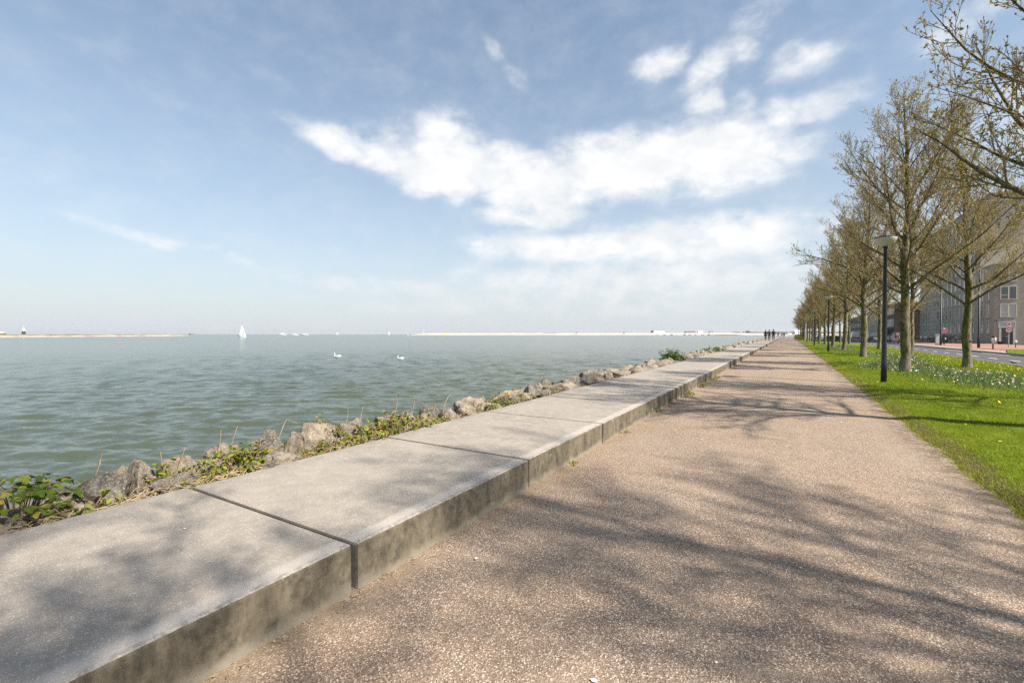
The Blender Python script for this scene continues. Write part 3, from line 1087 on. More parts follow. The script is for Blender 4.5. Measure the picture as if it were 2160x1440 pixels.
rock(-4.60, 6.60, 0.166, 0.200, 0.240, 0.200, 0.10, RK_HI[5], 'grey boulder at the water behind the fourth slab', G1, .15)
rock(-4.20, 7.50, 0.170, 0.180, 0.220, 0.180, 2.00, RK_HI[2], 'low grey stone behind the fifth slab', G1, .15)
y = 7.8
count = {}
n_ind = len(ROCKS)
while y < 74:
    sl = int((y - J0) // 1.96) + 2
    for row, x0 in (('front', -4.2), ('water side', -4.78)):
        s = rr_.uniform(.19, .31) * (1.28 if rr_.random() < .2 else 1)
        x = x0 + rr_.uniform(-.12, .12)
        zz = (.13 if row == 'front' else .1) + rr_.uniform(-.05, .08) + .1 * s
        k = count.get((sl, row), 0); count[(sl, row)] = k + 1
        if sl <= 16:
            lab = '%s %s boulder of the %s row behind the %s slab from the camera' % (ORD[k], 'large' if s > .31 else ('medium' if s > .24 else 'small'), row, ORD[sl - 1])
            grp = G1
        else:
            lab = 'small boulder in the far stretch of the boulder row along the water'
            grp = 'far boulders along the water edge'
        rock(x, y + (0 if row == 'front' else .3) + rr_.uniform(-.1, .1), zz, s * rr_.uniform(.8, 1.15), s * rr_.uniform(.95, 1.45), s * rr_.uniform(.7, 1.0), rr_.uniform(0, 3.14), (RK_HI if y < 13 else RK_MD)[rr_.randrange(7)], lab, grp)
    y += rr_.uniform(.42, .6)
# lower boulders that show between the upper ones near the camera, and the far stretch as one mass
for (x, y, z, s) in ((-4.15, .35, .02, .33), (-4.65, .62, -.02, .34), (-4.6, .0, .0, .33), (-4.75, 1.1, .02, .3)):
    rock(x, y, z, s, s * 1.1, s * .7, rr_.uniform(0, 3), RK_HI[rr_.randrange(7)], 'dark boulder left of the bronze leaved plant at the picture edge', 'boulders at the left edge')
fb = MB()
small = RK_MD[0]
sv = [tuple(v.co) for v in rock_mesh(77, 2).vertices]
tmp = rock_mesh(78, 2)
sf = [tuple(p.vertices) for p in tmp.polygons]; sv = [tuple(v.co) for v in tmp.vertices]
y = 74
while y < 206:
    for x0 in (-4.2, -4.8):
        s = rr_.uniform(.22, .42); a = rr_.uniform(0, 6.28); ca, sa = math.cos(a), math.sin(a)
        cx, cy, cz = x0 + rr_.uniform(-.15, .15), y + rr_.uniform(-.2, .2), rr_.uniform(.02, .14)
        fb.add([(cx + s * (p[0] * ca - p[1] * sa), cy + s * 1.3 * (p[0] * sa + p[1] * ca), cz + s * .75 * p[2]) for p in sv], sf)
    y += rr_.uniform(.5, .75)
tag(fb.build('far_boulders', M['rock'], smooth=True), 'far end of the boulder row running on to the distant bend', 'boulders', kind='stuff')


# ================================================================== bank plants
def leaf_blade(kind='oval'):
    """a small folded leaf along +x, unit length"""
    if kind == 'lobed':
        V = [(0, 0, 0), (.18, .34, .06), (.5, .46, .1), (.62, .26, .06), (1, .12, -.04), (1.02, 0, -.06), (1, -.12, -.04), (.62, -.26, .06), (.5, -.46, .1), (.18, -.34, .06), (.5, 0, 0)]
        F = [(0, 1, 10), (1, 2, 10), (2, 3, 10), (3, 4, 10), (4, 5, 10), (5, 6, 10), (6, 7, 10), (7, 8, 10), (8, 9, 10), (9, 0, 10)]
    else:
        V = [(0, 0, 0), (.3, .27, .07), (.7, .22, .05), (1, 0, -.06), (.7, -.22, .05), (.3, -.27, .07), (.5, 0, 0)]
        F = [(0, 6, 1), (1, 6, 2), (2, 6, 3), (3, 6, 4), (4, 6, 5), (5, 6, 0)]
    return np.array(V, float), np.array(F)


OV = leaf_blade()


def leaf_cloud(r, spots, size, droop=.2, up=.35):
    """spots: (point, outward) -> arrays of folded leaves"""
    Vs, Fs, tone = [], [], []
    n = 0
    for (p, d) in spots:
        L_ = size * r.uniform(.6, 1.25)
        x = Vector(d) + Vector((r.gauss(0, .5), r.gauss(0, .5), r.gauss(-droop, .3)))
        x.normalize()
        upv = Vector((r.gauss(.35, .45), r.gauss(0, .45), 1)).normalized()
        yv = upv.cross(x)
        if yv.length < .1: yv = Vector((0, 1, 0)).cross(x)
        yv.normalize(); zv = x.cross(yv)
        B = np.array([x, yv, zv]) * L_
        Vs.append(OV[0] @ B + np.array(p)); Fs.append(OV[1] + n); n += len(OV[0])
        tone += [min(1, max(0, r.gauss(.45, .26)))] * len(OV[1])
    return np.concatenate(Vs), np.concatenate(Fs), tone


def bramble(x, y, z, rx, ry, h, nstem, per, size, label, mat='bramble', group='brambles growing between the boulders', seed=1, name='bramble', cat='bramble'):
    r = random.Random(seed)
    root = empty(name, (x, y, z))
    tag(root, label, cat, group)
    st = MB(); spots = []
    for i in range(nstem):
        a = r.uniform(0, 6.28); q = math.sqrt(r.random())
        p0 = (rx * .5 * q * math.cos(a), ry * .5 * q * math.sin(a), -.05)
        d = unit((math.cos(a) * q * 1.1 * rx, math.sin(a) * q * 1.1 * ry, h * r.uniform(.5, 1.3)))
        L_ = h * r.uniform(.6, 1.35)
        pts = grow_path(r, p0, d, L_, 5, -.06, .17)
        st.tube(pts, [.006, .005, .0045, .004, .003, .002], 4, cap=False)
        for k in range(per):
            t = .25 + .75 * (k + r.random()) / per
            q3, ax = lerp_path(pts, min(.99, t))
            o_ = side_dir(r, ax, R(70), r.uniform(0, 6.28))
            b = tuple(q3[j] + o_[j] * size * .5 for j in range(3))
            for m in (-.7, 0, .7):
                sd = unit((o_[0] * math.cos(m) - o_[1] * math.sin(m), o_[0] * math.sin(m) + o_[1] * math.cos(m), o_[2] * .5))
                spots.append((b, sd))
    st.build('stem', M['stem'], root)
    V, F, tone = leaf_cloud(r, spots, size)
    link_mesh('foliage', fast_mesh('foliage', V, F, [M[mat]], attr=tone), root)
    return root


bramble(-3.98, 1.14, 0.24, 0.15, 0.20, 0.14, 14, 5, 0.045, 'small bright green plant at the slab edge in front of the broad speckled boulder', seed=2)
bramble(-4.00, 1.82, 0.23, 0.15, 0.17, 0.12, 16, 6, 0.034, 'compact dark green plant near the first wide joint', seed=3)
bramble(-4.15, 2.18, 0.23, 0.33, 0.45, 0.20, 30, 5, 0.042, 'sprawling bronze and green bramble behind the second slab', seed=4)
bramble(-4.20, 2.37, 0.30, 0.21, 0.24, 0.17, 18, 5, 0.045, 'taller reddish tipped bramble leaning on the dome shaped boulder', seed=5)
bramble(-3.95, 2.22, 0.22, 0.15, 0.18, 0.11, 12, 5, 0.048, 'low light green plant at the edge of the second slab', seed=6)
bramble(-4.05, 2.97, 0.23, 0.24, 0.36, 0.13, 22, 5, 0.034, 'yellowish bramble below the large flat topped boulder', seed=7)
bramble(-4.05, 3.59, 0.23, 0.30, 0.48, 0.22, 36, 6, 0.044, 'leafy green bramble just before the second joint', seed=8)
bramble(-4.10, 4.20, 0.23, 0.36, 0.63, 0.25, 44, 6, 0.044, 'largest patch of green and orange bramble behind the third slab', seed=9)
bramble(-4.60, 3.44, 0.36, 0.12, 0.18, 0.16, 5, 5, 0.035, 'slender bramble shoot rising over the water', seed=10)
bramble(-4.05, 4.90, 0.23, 0.21, 0.39, 0.13, 18, 5, 0.038, 'low bramble between the pointed and the lichen spotted boulder', seed=11)
bramble(-4.05, 6.60, 0.22, 0.33, 0.83, 0.18, 36, 5, 0.042, 'yellowish bramble patch behind the fourth slab', seed=12)
bramble(-4.05, 7.40, 0.22, 0.33, 0.75, 0.15, 30, 5, 0.042, 'orange tinged bramble patch behind the fifth slab', seed=13)
bramble(-4.10, 8.15, 0.22, 0.27, 0.60, 0.18, 22, 5, 0.042, 'last bramble patch in front of the dark boulders', seed=14)
bramble(-4.10, 1.98, 0.22, 0.20, 0.28, 0.13, 18, 5, 0.036, 'straggling yellowish plant across the first wide joint', seed=101)
bramble(-4.00, 2.72, 0.22, 0.17, 0.28, 0.11, 16, 5, 0.034, 'small bronze plant below the cracked brown boulder', seed=102)
bramble(-4.35, 3.35, 0.36, 0.17, 0.28, 0.10, 14, 5, 0.032, 'small tuft on top of the large flat topped boulder', seed=103)
bramble(-4.12, 3.25, 0.24, 0.20, 0.34, 0.15, 22, 5, 0.036, 'green and red plant on the far side of the large flat topped boulder', seed=104)
bramble(-4.35, 4.20, 0.28, 0.28, 0.56, 0.18, 26, 5, 0.040, 'yellow green plant at the water side of the largest bramble patch', seed=105)
bramble(-4.10, 5.60, 0.22, 0.22, 0.42, 0.13, 20, 5, 0.038, 'sparse yellowish plant behind the fourth slab', seed=106)
bramble(-4.30, 7.00, 0.26, 0.28, 0.70, 0.16, 26, 5, 0.042, 'orange tinged plant at the water side of the yellowish bramble patch', seed=107)
bramble(-4.15, 9.20, 0.22, 0.22, 0.56, 0.12, 16, 5, 0.042, 'small plant among the boulders behind the sixth slab', seed=108)
bramble(-4.25, 1.75, 0.30, 0.20, 0.22, 0.13, 14, 5, 0.034, 'small yellow flecked plant on the water side of the first wide joint', seed=109)
bramble(-4.55, 21.8, .28, .6, .75, .42, 60, 8, .075, 'round bright green bush on the boulders farther along the bank', 'green', 'bushes on the bank', 15, 'bush', 'bush')
bramble(-4.55, 35.5, .25, .8, 1.2, .34, 50, 8, .09, 'low distant green bush on the boulders beyond the round bush', 'green', 'bushes on the bank', 16, 'bush', 'bush')
for i, yy in enumerate((24.5, 27.5, 33, 38, 42)):
    bramble(-4.2, yy, .2, .4, .9, .2, 24, 5, .05, '%s of the small green plants among the far boulders' % ORD[i], 'hedge', 'plants among the far boulders', 60 + i)

# the big leaved plant at the left edge: its leaves are large enough to be pieces of their own
LV, LF = leaf_blade('lobed')
LEAVES = []
for k in range(5):
    g = np.random.default_rng(k)
    V = LV + g.normal(0, .02, LV.shape)
    LEAVES.append(fast_mesh('leaf', V, LF, [M['bramble']], attr=np.clip(np.full(len(LF), [.12, .3, .5, .72, .97][k]) + g.normal(0, .06, len(LF)), 0, 1)))
bp = empty('broad_leaved_plant', (-4.25, .88, .26))
tag(bp, 'large plant with broad green and bronze leaves at the left edge', 'plant')
r = random.Random(31)
st = MB()
for i in range(210):
    a = r.uniform(0, 6.28); q = math.sqrt(r.random())
    px_, py_ = .3 * q * math.cos(a), .3 * q * math.sin(a)
    top = .2 * (1 - .6 * q * q) + r.uniform(-.09, .04)
    if i % 4 == 0: st.tube([(px_ * .25, py_ * .25, -.12), (px_ * .7, py_ * .7, top * .5), (px_, py_, top)], [.0035, .003, .002], 4, cap=False)
    az = a + r.gauss(0, .8)
    o = link_mesh('leaf', LEAVES[min(4, max(0, int(r.gauss(1.6, 1.4))))], bp, (px_, py_, top), (r.gauss(0, .35), r.gauss(.5, .3), az), [r.uniform(.04, .07)] * 3)
st.build('stem', M['stem'], bp)

# straw, dead stalks and litter behind the slabs
r = random.Random(5)
ds = MB()
for i in range(1500):
    y = r.choice([r.uniform(-1.0, 2.2), r.uniform(1.2, 5.5), r.uniform(-.5, 14)])
    x = -3.84 - abs(r.gauss(0, .14)); a = r.uniform(0, 6.28); L_ = r.uniform(.05, .24)
    z = .2 + r.uniform(-.05, .05)
    ds.tube([(x, y, z), (x + L_ * math.cos(a) * .5, y + L_ * math.sin(a) * .5, z + r.uniform(0, .045)), (min(-3.825, x + L_ * math.cos(a)), y + L_ * math.sin(a), z + r.uniform(-.02, .03))], [.0025, .003, .0015], 3, cap=False)
tag(ds.build('dry_litter', M['straw']), 'dry straw and dead stems lying along the back edge of the slabs', 'litter', kind='stuff')
stalks = [(-4.55, 1.35, .3, .2, .3), (-4.42, 1.72, .2, .24, .1), (-4.35, 1.8, .2, .27, .35), (-4.5, 2.2, .25, .28, .2), (-4.5, 2.3, .25, .3, .35), (-4.42, 2.75, .35, .2, .5), (-4.7, 3.8, .25, .26, .2), (-4.75, 4.7, .28, .3, .05), (-4.8, 5.1, .25, .28, .12), (-4.7, 4.0, .25, .24, .4), (-4.85, 5.9, .25, .18, .9)]
wh = ['behind the upright pale boulder', 'rising left of the first wide joint', 'leaning near the first wide joint', 'forked and pale above the sprawling bramble', 'bent over above the sprawling bramble', 'leaning across the dark gap between boulders', 'thin and short behind the leafy bramble', 'tallest and pale behind the whitish boulder', 'thin and upright at the water by the pointed boulder', 'bent and grey near the leafy bramble', 'lying slanted over the long rounded boulder']
for (x, y, z, L_, t), w in zip(stalks, wh):
    b = MB()
    b.tube([(0, 0, -.05), (.02, .02 + t * L_ * .3, L_ * .5), (.0, t * L_, L_ * (1 - .3 * t))], [.006, .005, .003], 5)
    if t > .45:
        b.tube([(0, t * L_, L_ * (1 - .3 * t)), (.05, t * L_ + .1, L_ * .6)], [.003, .002], 4)
    tag(b.build('dry_stalk', M['straw'], loc=(x, y, z)), 'dry plant stalk ' + w, 'dry stalk', 'dry stalks among the boulders')

# weeds at the foot of the slabs
wl = [(-1.96, 4.55, .05, 'tiny yellow weed at the foot of the third slab'), (-1.95, 6.35, .07, 'small yellowish weed at the foot of the fourth slab'), (-1.95, 8.4, .09, 'yellow flowering weed at the foot of the fifth slab'), (-1.94, 9.3, .1, 'weed at the foot of the sixth slab'),
      (-1.93, 11.2, .14, 'green weed clump at the foot of the slabs before the longest weed strip'), (-1.93, 13.4, .15, 'longest strip of weeds along the foot of the slabs'), (-1.93, 15.6, .15, 'far yellow green weeds along the foot of the slabs')]
for i, (x, y, s, lab) in enumerate(wl):
    bramble(x, y, .03, s * .8, s * (2.5 if i < 4 else 8), s * .8, 8 if i < 4 else 26, 4, .03 if i < 4 else .045, lab, 'gold', 'weeds along the foot of the slabs', 80 + i, 'weed', 'weed')

# pale petals and droppings scattered on the slabs and path
pt = MB()
r = random.Random(12)
for i in range(46):
    x = r.uniform(-3.7, 1.2); y = 1.0 + r.random() ** 1.5 * 11
    z = .2685 if x < -2.05 else .016
    if -2.1 < x < -1.9: continue
    s = r.uniform(.005, .013); a = r.uniform(0, 3)
    pt.add([(x + s * math.cos(a + k * 1.05) * (1.4 if k % 3 == 0 else 1), y + s * math.sin(a + k * 1.05), z + .002 * (k % 2)) for k in range(6)], [(0, 1, 2, 3, 4, 5)])
tag(pt.build('fallen_petals', M['petal'], fix=False), 'small pale petals scattered on the slabs and path', 'petals', kind='stuff')

# bits of twig and leaf blown against the foot of the slabs and the lawn edge
tw_ = MB()
r = random.Random(61)
for i in range(420):
    y = .8 + r.random() ** 1.7 * 16
    x = r.choice([-2.0 + abs(r.gauss(0, .09)), path_edge(y) - abs(r.gauss(0, .12)), r.uniform(-1.9, 1.4), -2.0 + abs(r.gauss(0, .05))])
    a = r.uniform(0, 6.28); L_ = r.uniform(.012, .05)
    tw_.tube([(x, y, .012), (x + L_ * .5 * math.cos(a), y + L_ * .5 * math.sin(a), .016), (x + L_ * math.cos(a + .4), y + L_ * math.sin(a + .4), .012)], [.0012, .0022, .001], 3, cap=False)
tag(tw_.build('twig_litter', M['straw']), 'tiny twigs and bud scales scattered on the path and along the foot of the slabs', 'litter', kind='stuff')


# ================================================================== grass and flowers
def blades(seed, n, xf, yf, hh, ww, lean=.5):
    g = np.random.default_rng(seed)
    Y = yf[0] + (yf[1] - yf[0]) * g.random(n * 3)
    X = xf[0] + (xf[1] - xf[0]) * g.random(n * 3)
    ok = (X < np.minimum(8.3, .307 * Y + 1.6))
    X, Y = X[ok][:n], Y[ok][:n]
    n = len(X)
    a = g.uniform(0, 6.283, n)
    H = hh * g.uniform(.5, 1.35, n); W = ww * g.uniform(.6, 1.4, n)
    Z = np.array([lawn_z(x, y) for x, y in zip(X, Y)]) - .006
    l = g.normal(0, lean, (n, 2)) * H[:, None]
    b = np.stack([X, Y, Z], 1)
    sd = np.stack([np.cos(a) * W, np.sin(a) * W, np.zeros(n)], 1)
    tip = b + np.stack([l[:, 0], l[:, 1], H], 1)
    V = np.stack([b - sd, b + sd, tip], 1).reshape(-1, 3)
    big = np.array([mnoise.noise(Vector((x * 1.1, y * 1.1, 0))) for x, y in zip(X, Y)])
    return V, np.clip(.5 + .35 * big + g.normal(0, .16, n) + .4 * np.clip(1 - (X - 1.6 - .0035 * np.maximum(0, Y - 5)) / .45, 0, 1), 0, 1)


sets = [blades(1, 62000, (1.5, 5.6), (3.5, 12), .032, .0032, .7), blades(2, 90000, (1.6, 8.3), (12, 26), .04, .0062, .8), blades(3, 45000, (1.6, 8.3), (26, 60), .05, .014, .8)]
g = np.random.default_rng(8)
# tussocks straggling over the path edge
n = 6000
Y = 3.6 + 22 * g.random(n) ** 1.6
X = np.array([path_edge(y) for y in Y]) + np.abs(g.normal(0, .09, n)) - .03
a = g.uniform(0, 6.283, n); H = g.uniform(.015, .045, n)
Zl = np.array([max(.002, lawn_z(x, y)) for x, y in zip(X, Y)]) - .004
b = np.stack([X, Y, Zl], 1); sd = np.stack([np.cos(a), np.sin(a), 0 * a], 1) * .0035
tip = b + np.stack([g.normal(0, .02, n), g.normal(0, .02, n), H], 1)
sets.append((np.stack([b - sd, b + sd, tip], 1).reshape(-1, 3), np.clip(g.normal(.75, .2, n), 0, 1)))
V = np.concatenate([s[0] for s in sets]); tone = np.concatenate([s[1] for s in sets])
grass = link_mesh('grass', fast_mesh('grass', V, np.arange(len(V)).reshape(-1, 3), [M['grass']], attr=tone))
tag(grass, 'short bright green grass of the lawn beside the path', 'grass', kind='stuff')


def flowers(seed, n, place, r0, h, mats, name, label, cat):
    g = random.Random(seed)
    b = MB()
    for i in range(n):
        x, y = place(g)
        if x < path_edge(y) + .5 or x > 8.3: continue
        z = lawn_z(x, y) + h * g.uniform(.5, 1.15)
        s = r0 * g.uniform(.6, 1.3)
        tx, ty = g.gauss(0, .35), g.gauss(0, .35)
        b.add([(x, y, z - s * .35)] + [(x + s * math.cos(k * 1.047), y + s * math.sin(k * 1.047), z + s * (tx * math.cos(k * 1.047) + ty * math.sin(k * 1.047)) + .3 * s * (k % 2)) for k in range(6)], [(0, k + 1, (k + 1) % 6 + 1) for k in range(6)], 0 if g.random() < .75 else len(mats) - 1)
    tag(b.build(name, mats, fix=False), label, cat, kind='stuff')


def band(g):
    y = g.choice([g.uniform(15, 26), g.uniform(17, 40), g.uniform(26, 75)])
    c = 4.55 + .9 * math.sin(y * .23) + (1.2 if y < 22 else 0)
    return g.gauss(c, .75 if y < 26 else .5), y


def band_y(g):
    y = g.choice([g.uniform(17, 34), g.uniform(20, 48), g.uniform(40, 80)])
    return 8.3 - abs(g.gauss(0, 1.5)), y


def band_few(g):
    y = g.uniform(7, 24)
    return path_edge(y) + g.uniform(.5, 5), y


flowers(1, 1500, band, .02, .13, [M['petal'], M['yellow']], 'pale_flowers', 'drift of pale pink and white spring flowers across the lawn', 'flowers')
flowers(2, 1500, band_y, .017, .05, [M['yellow']], 'dandelions', 'yellow dandelions spread over the road side of the lawn', 'flowers')
flowers(4, 90, band_few, .02, .03, [M['yellow']], 'lone_dandelions', 'a few yellow dandelions in the near grass', 'flowers')
# bulb leaves below the pale flowers
g = random.Random(21)
Vb = []; tb = []
for i in range(14000):
    x, y = band(g)
    if x < path_edge(y) + .5 or x > 8.2: continue
    z = lawn_z(x, y); a = g.uniform(0, 3.14); w = .009; H = g.uniform(.08, .2)
    Vb += [(x - w * math.cos(a), y - w * math.sin(a), z), (x + w * math.cos(a), y + w * math.sin(a), z), (x + g.gauss(0, .06), y + g.gauss(0, .06), z + H)]
    tb.append(min(1, max(0, g.gauss(.5, .25))))
bl = link_mesh('bulb_leaves', fast_mesh('bulb_leaves', Vb, np.arange(len(Vb)).reshape(-1, 3), [M['daff']], attr=tb))
tag(bl, 'grey green bulb leaves among the pale spring flowers', 'plants', kind='stuff')


# hedges
def hedge(x0, x1, y0, y1, h, n, size, label, seed, mat='hedge', z=.02):
    r = random.Random(seed)
    root = empty('hedge', ((x0 + x1) / 2, (y0 + y1) / 2, z))
    tag(root, label, 'hedge')
    w, l = (x1 - x0) / 2, (y1 - y0) / 2
    st = MB()
    for i in range(int(l * 3) + 3):
        px_, py_ = r.uniform(-w * .7, w * .7), r.uniform(-l, l)
        st.tube([(px_, py_, -.05), (px_ + r.gauss(0, .1), py_ + r.gauss(0, .1), h * .8)], [.02, .008], 4)
    st.build('stems', M['stem'], root)
    spots = []
    for i in range(n):
        px_, py_ = r.uniform(-1, 1), r.uniform(-1, 1); pz = r.random() ** .6
        k = (1 - .35 * pz * abs(px_))
        spots.append(((px_ * w * k, py_ * l, pz * h * (1 + .2 * mnoise.noise(Vector((py_ * l, px_, seed))))), (px_, py_, pz)))
    V, F, tone = leaf_cloud(r, spots, size)
    link_mesh('foliage', fast_mesh('foliage', V, F, [M[mat]], attr=tone), root)


hedge(5.6, 8.1, 96, 104, .9, 2600, .16, 'low mixed orange and green hedge between the trunks before the parked cars', 3)
hedge(1.9, 3.0, 112, 190, 1.0, 3000, .22, 'low yellow green hedge along the far right edge of the path', 4)
hedge(15.5, 22, 97, 98.5, .7, 900, .16, 'low dark hedge at the foot of the long brick facade', 5)
hedge(16.5, 23, 45, 50.5, .45, 1400, .13, 'low planting on the verge at the right edge', 6, z=.1)

# ================================================================== apartment building on the right
M['brick'] = m_brick('grey_brown_brick', (.345, .302, .25), (.43, .378, .31), (.38, .345, .3))
M['brick2'] = m_brick('dark_brown_brick', (.11, .085, .072), (.15, .115, .098), (.13, .11, .095))
M['roofdark'] = simple('roof_slate', (.12, .105, .1), .9, .25, .5)
M['frame'] = simple('window_frame', (.66, .62, .54), .6, .06, 3)
M['cornice'] = simple('pale_cornice', (.6, .57, .52), .8, .1, 2)


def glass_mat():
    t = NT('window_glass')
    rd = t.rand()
    col = t.mix(t.rng(rd, .45, .6), (.02, .026, .026), (.36, .36, .34))  # some panes pale: bright sky reflection put into the base colour
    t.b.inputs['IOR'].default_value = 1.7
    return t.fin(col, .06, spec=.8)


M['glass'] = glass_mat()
WIN = {}


def window(parent, face, x, y, z, w, h, style):
    """face 0: looks to -x, face 1: looks to -y; (x, y, z) is the middle of the sill line on the wall plane"""
    key = (face, round(w, 2), round(h, 2), style)
    if key not in WIN:
        f = MB(); p = MB(); b = .07
        def bar(u0, u1, z0, z1, d=.1):
            c = ((u0 + u1) / 2, (z0 + z1) / 2)
            if face == 0: f.box((-d / 2 + .02, c[0], c[1]), (d, u1 - u0, z1 - z0))
            else: f.box((c[0], -d / 2 + .02, c[1]), (u1 - u0, d, z1 - z0))
        bar(-w / 2, w / 2, 0, b); bar(-w / 2, w / 2, h - b, h)
        bar(-w / 2, -w / 2 + b, b, h - b); bar(w / 2 - b, w / 2, b, h - b)
        if style == 'pair':
            bar(-.06, .06, b, h - b); bar(-w / 2 + b, -.06, h * .32, h * .32 + .06, .09)
        if style == 'cross':
            bar(-.03, .03, b, h - b, .09); bar(-w / 2 + b, -.03, h * .55, h * .55 + .05, .085); bar(.03, w / 2 - b, h * .55, h * .55 + .05, .085)
        if style == 'narrow':
            bar(-w / 2 + b, w / 2 - b, h * .62, h * .62 + .05, .09)
        e = .012
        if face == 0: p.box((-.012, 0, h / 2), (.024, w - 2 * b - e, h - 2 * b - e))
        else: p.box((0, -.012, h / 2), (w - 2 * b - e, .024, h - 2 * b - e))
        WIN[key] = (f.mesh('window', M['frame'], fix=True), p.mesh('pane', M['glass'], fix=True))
    fm, pm = WIN[key]
    o = link_mesh('window', fm, parent, (x, y, z))
    link_mesh('pane', pm, o)
    return o


bd = empty('apartment_building', (0, 0, 0))
tag(bd, 'large grey brown brick apartment building at the right edge with white framed windows', 'building')
wl_ = MB()
wl_.box((32.9, 89.25, 5.4), (18.2, 5.5, 10.8))
wl_.box((32.9, 109.6, 10.2), (18.2, 35.2, 20.4))
wl_.build('wall', M['brick'], bd)
rf = MB()
rf.box((33.2, 99.5, 21.4), (15, 7, 2.0)); rf.box((34, 113, 21.0), (12, 12, 1.2))
rf.build('roof', M['roofdark'], bd)
cn = MB()
cn.box((32.9, 89.2, 10.86), (18.4, 5.7, .14)); cn.box((32.9, 109.7, 20.46), (18.4, 35.5, .14))
cn.build('cornice', M['cornice'], bd)
XF = 23.8
rows0 = [(1.45, 1.7), (3.65, 1.85), (6.05, 1.6), (8.35, 1.7), (10.75, 1.65), (13.1, 1.6), (15.4, 1.6), (17.6, 1.6)]
for i, (z, h) in enumerate(rows0):
    for k in range(8):
        window(bd, 0, XF, 94.6 + 2.2 * k, z, .95, h, 'narrow')
    for k in range(7):
        window(bd, 0, XF, 113.4 + 2.05 * k, z + .25, 1.45, h - .15, 'cross')
    if z < 9.5:
        for k in range(2):
            window(bd, 0, XF, 88.7 + 2.2 * k, z, .8, h, 'narrow')
for z, h in ((3.64, 1.76), (5.98, 1.75), (8.33, 1.72)):
    for x in (25.11, 29.4, 33.6):
        window(bd, 1, x, 86.5, z, 1.56, h, 'pair')
window(bd, 1, 25.0, 86.5, 2.22, 1.6, .84, 'plain')
dr = MB().box((25.02, 86.47, 1.08), (1.1, .1, 2.16)).build('door', M['darkgrey'], bd)
MB().box((25.02, 86.405, 1.05), (.3, .03, .08)).build('letter_box', M['galv'], dr)
for jx in (24.36, 25.68):
    MB().box((jx, 86.45, 1.08), (.2, .14, 2.16)).build('door_jamb', M['cornice'], bd)
pl = MB().box((24.3, 86.47, 3.24), (.62, .04, .17)).build('street_name_plate', simple('blue_enamel', (.03, .05, .22), .4, .1, 3), bd)
pl2 = MB()
for k, w in enumerate((.07, .04, .06, .09, .05, .07)):
    pl2.box((24.07 + k * .088, 86.445, 3.24), (w, .012, .06))
pl2.build('lettering', M['white'], pl)
MB().box((23.92, 86.475, 3.22), (.2, .04, .1)).build('small_plate', M['darkgrey'], bd)
cl_ = MB().ring((23.7, 94.6 - 1.1, 6.7), .34, .05, 0, 18, 6).build('round_emblem', M['white'], bd, smooth=True)

# darker blocks farther along the road
def block(name, x0, x1, y0, y1, h, mat, label, wins, slats=None):
    b = empty(name, (0, 0, 0)); tag(b, label, 'building')
    MB().box(((x0 + x1) / 2, (y0 + y1) / 2, h / 2), (x1 - x0, y1 - y0, h)).build('wall', mat, b)
    MB().box(((x0 + x1) / 2, (y0 + y1) / 2, h + .1), (x1 - x0 + .3, y1 - y0 + .3, .22)).build('roof_edge', M['cornice'] if not slats else M['roofdark'], b)
    for (face, u, z, w, hh, st) in wins:
        if face == 0: window(b, 0, x0, u, z, w, hh, st)
        else: window(b, 1, u, y0, z, w, hh, st)
    if slats:
        for (ya, yb, za, zb, stp) in slats:
            me = MB().box((0, 0, (zb - za) / 2), (.09, .07, zb - za)).mesh('slat', M['roofdark'])
            for y in np.arange(ya, yb, stp):
                link_mesh('slat', me, b, (x0 - .05, float(y), za))
    return b


block('dark_building', 20, 36, 129.5, 150, 8.0, M['brick2'], 'dark brown block with vertical slats behind the thick mossy trunk', [(0, 131 + 1.5 * k, 3.0, 1.15, 1.7, 'plain') for k in range(12)] + [(0, 131 + 1.5 * k, 5.7, 1.15, 1.4, 'plain') for k in range(12)], [(130, 149.6, .3, 2.6, .5)])
block('office_block', 20, 36, 152, 176, 8.4, M['brick'], 'grey low block seen between the middle trunks beyond the dark block', [(0, 153.5 + 2.4 * k, z, 1.5, 1.6, 'cross') for k in range(9) for z in (1.2, 3.7, 6.1)])
block('terrace_building', 21, 36, 178, 230, 7.2, M['brick2'], 'farthest brown block between the tree trunks, with a pale roof edge', [(0, 180 + 3.2 * k, z, 1.6, 1.5, 'cross') for k in range(15) for z in (1.2, 3.6)])

# ================================================================== street furniture on the road side
def tall_lamp(x, y, h, label):
    t = empty('tall_street_lamp', (x, y, .05)); tag(t, label, 'street lamp', 'tall lamps by the road')
    MB().lathe([(.11, -.05), (.11, 1.0), (.08, 1.05), (.055, h)], 10).build('post', M['black'], t, smooth=True)
    b = MB(); b.tube([(0, 0, h - .05), (-.3, 0, h + .12), (-1.0, 0, h + .2)], [.045, .04, .035], 6); b.build('arm', M['black'], t)
    MB().box((-1.25, 0, h + .2), (.6, .24, .1), taper=.7).build('lamp_head', M['darkgrey'], t)


tall_lamp(15.58, 60.4, 8.2, 'tall black street lamp right of the yellow flower tree')
tall_lamp(15.48, 72.6, 8.2, 'tall black street lamp behind the pink round sign')


def text_mesh(txt, size):
    c = bpy.data.curves.new('lettering', 'FONT')
    c.body = txt; c.size = size; c.align_x = 'CENTER'; c.align_y = 'CENTER'; c.extrude = .004
    o = bpy.data.objects.new('lettering', c); COL.objects.link(o)
    dg = bpy.context.evaluated_depsgraph_get()
    me = bpy.data.meshes.new_from_object(o.evaluated_get(dg))
    bpy.data.objects.remove(o, do_unlink=True); bpy.data.curves.remove(c)
    me.name = 'lettering'
    me.materials.clear(); me.materials.append(M['black'])
    return me


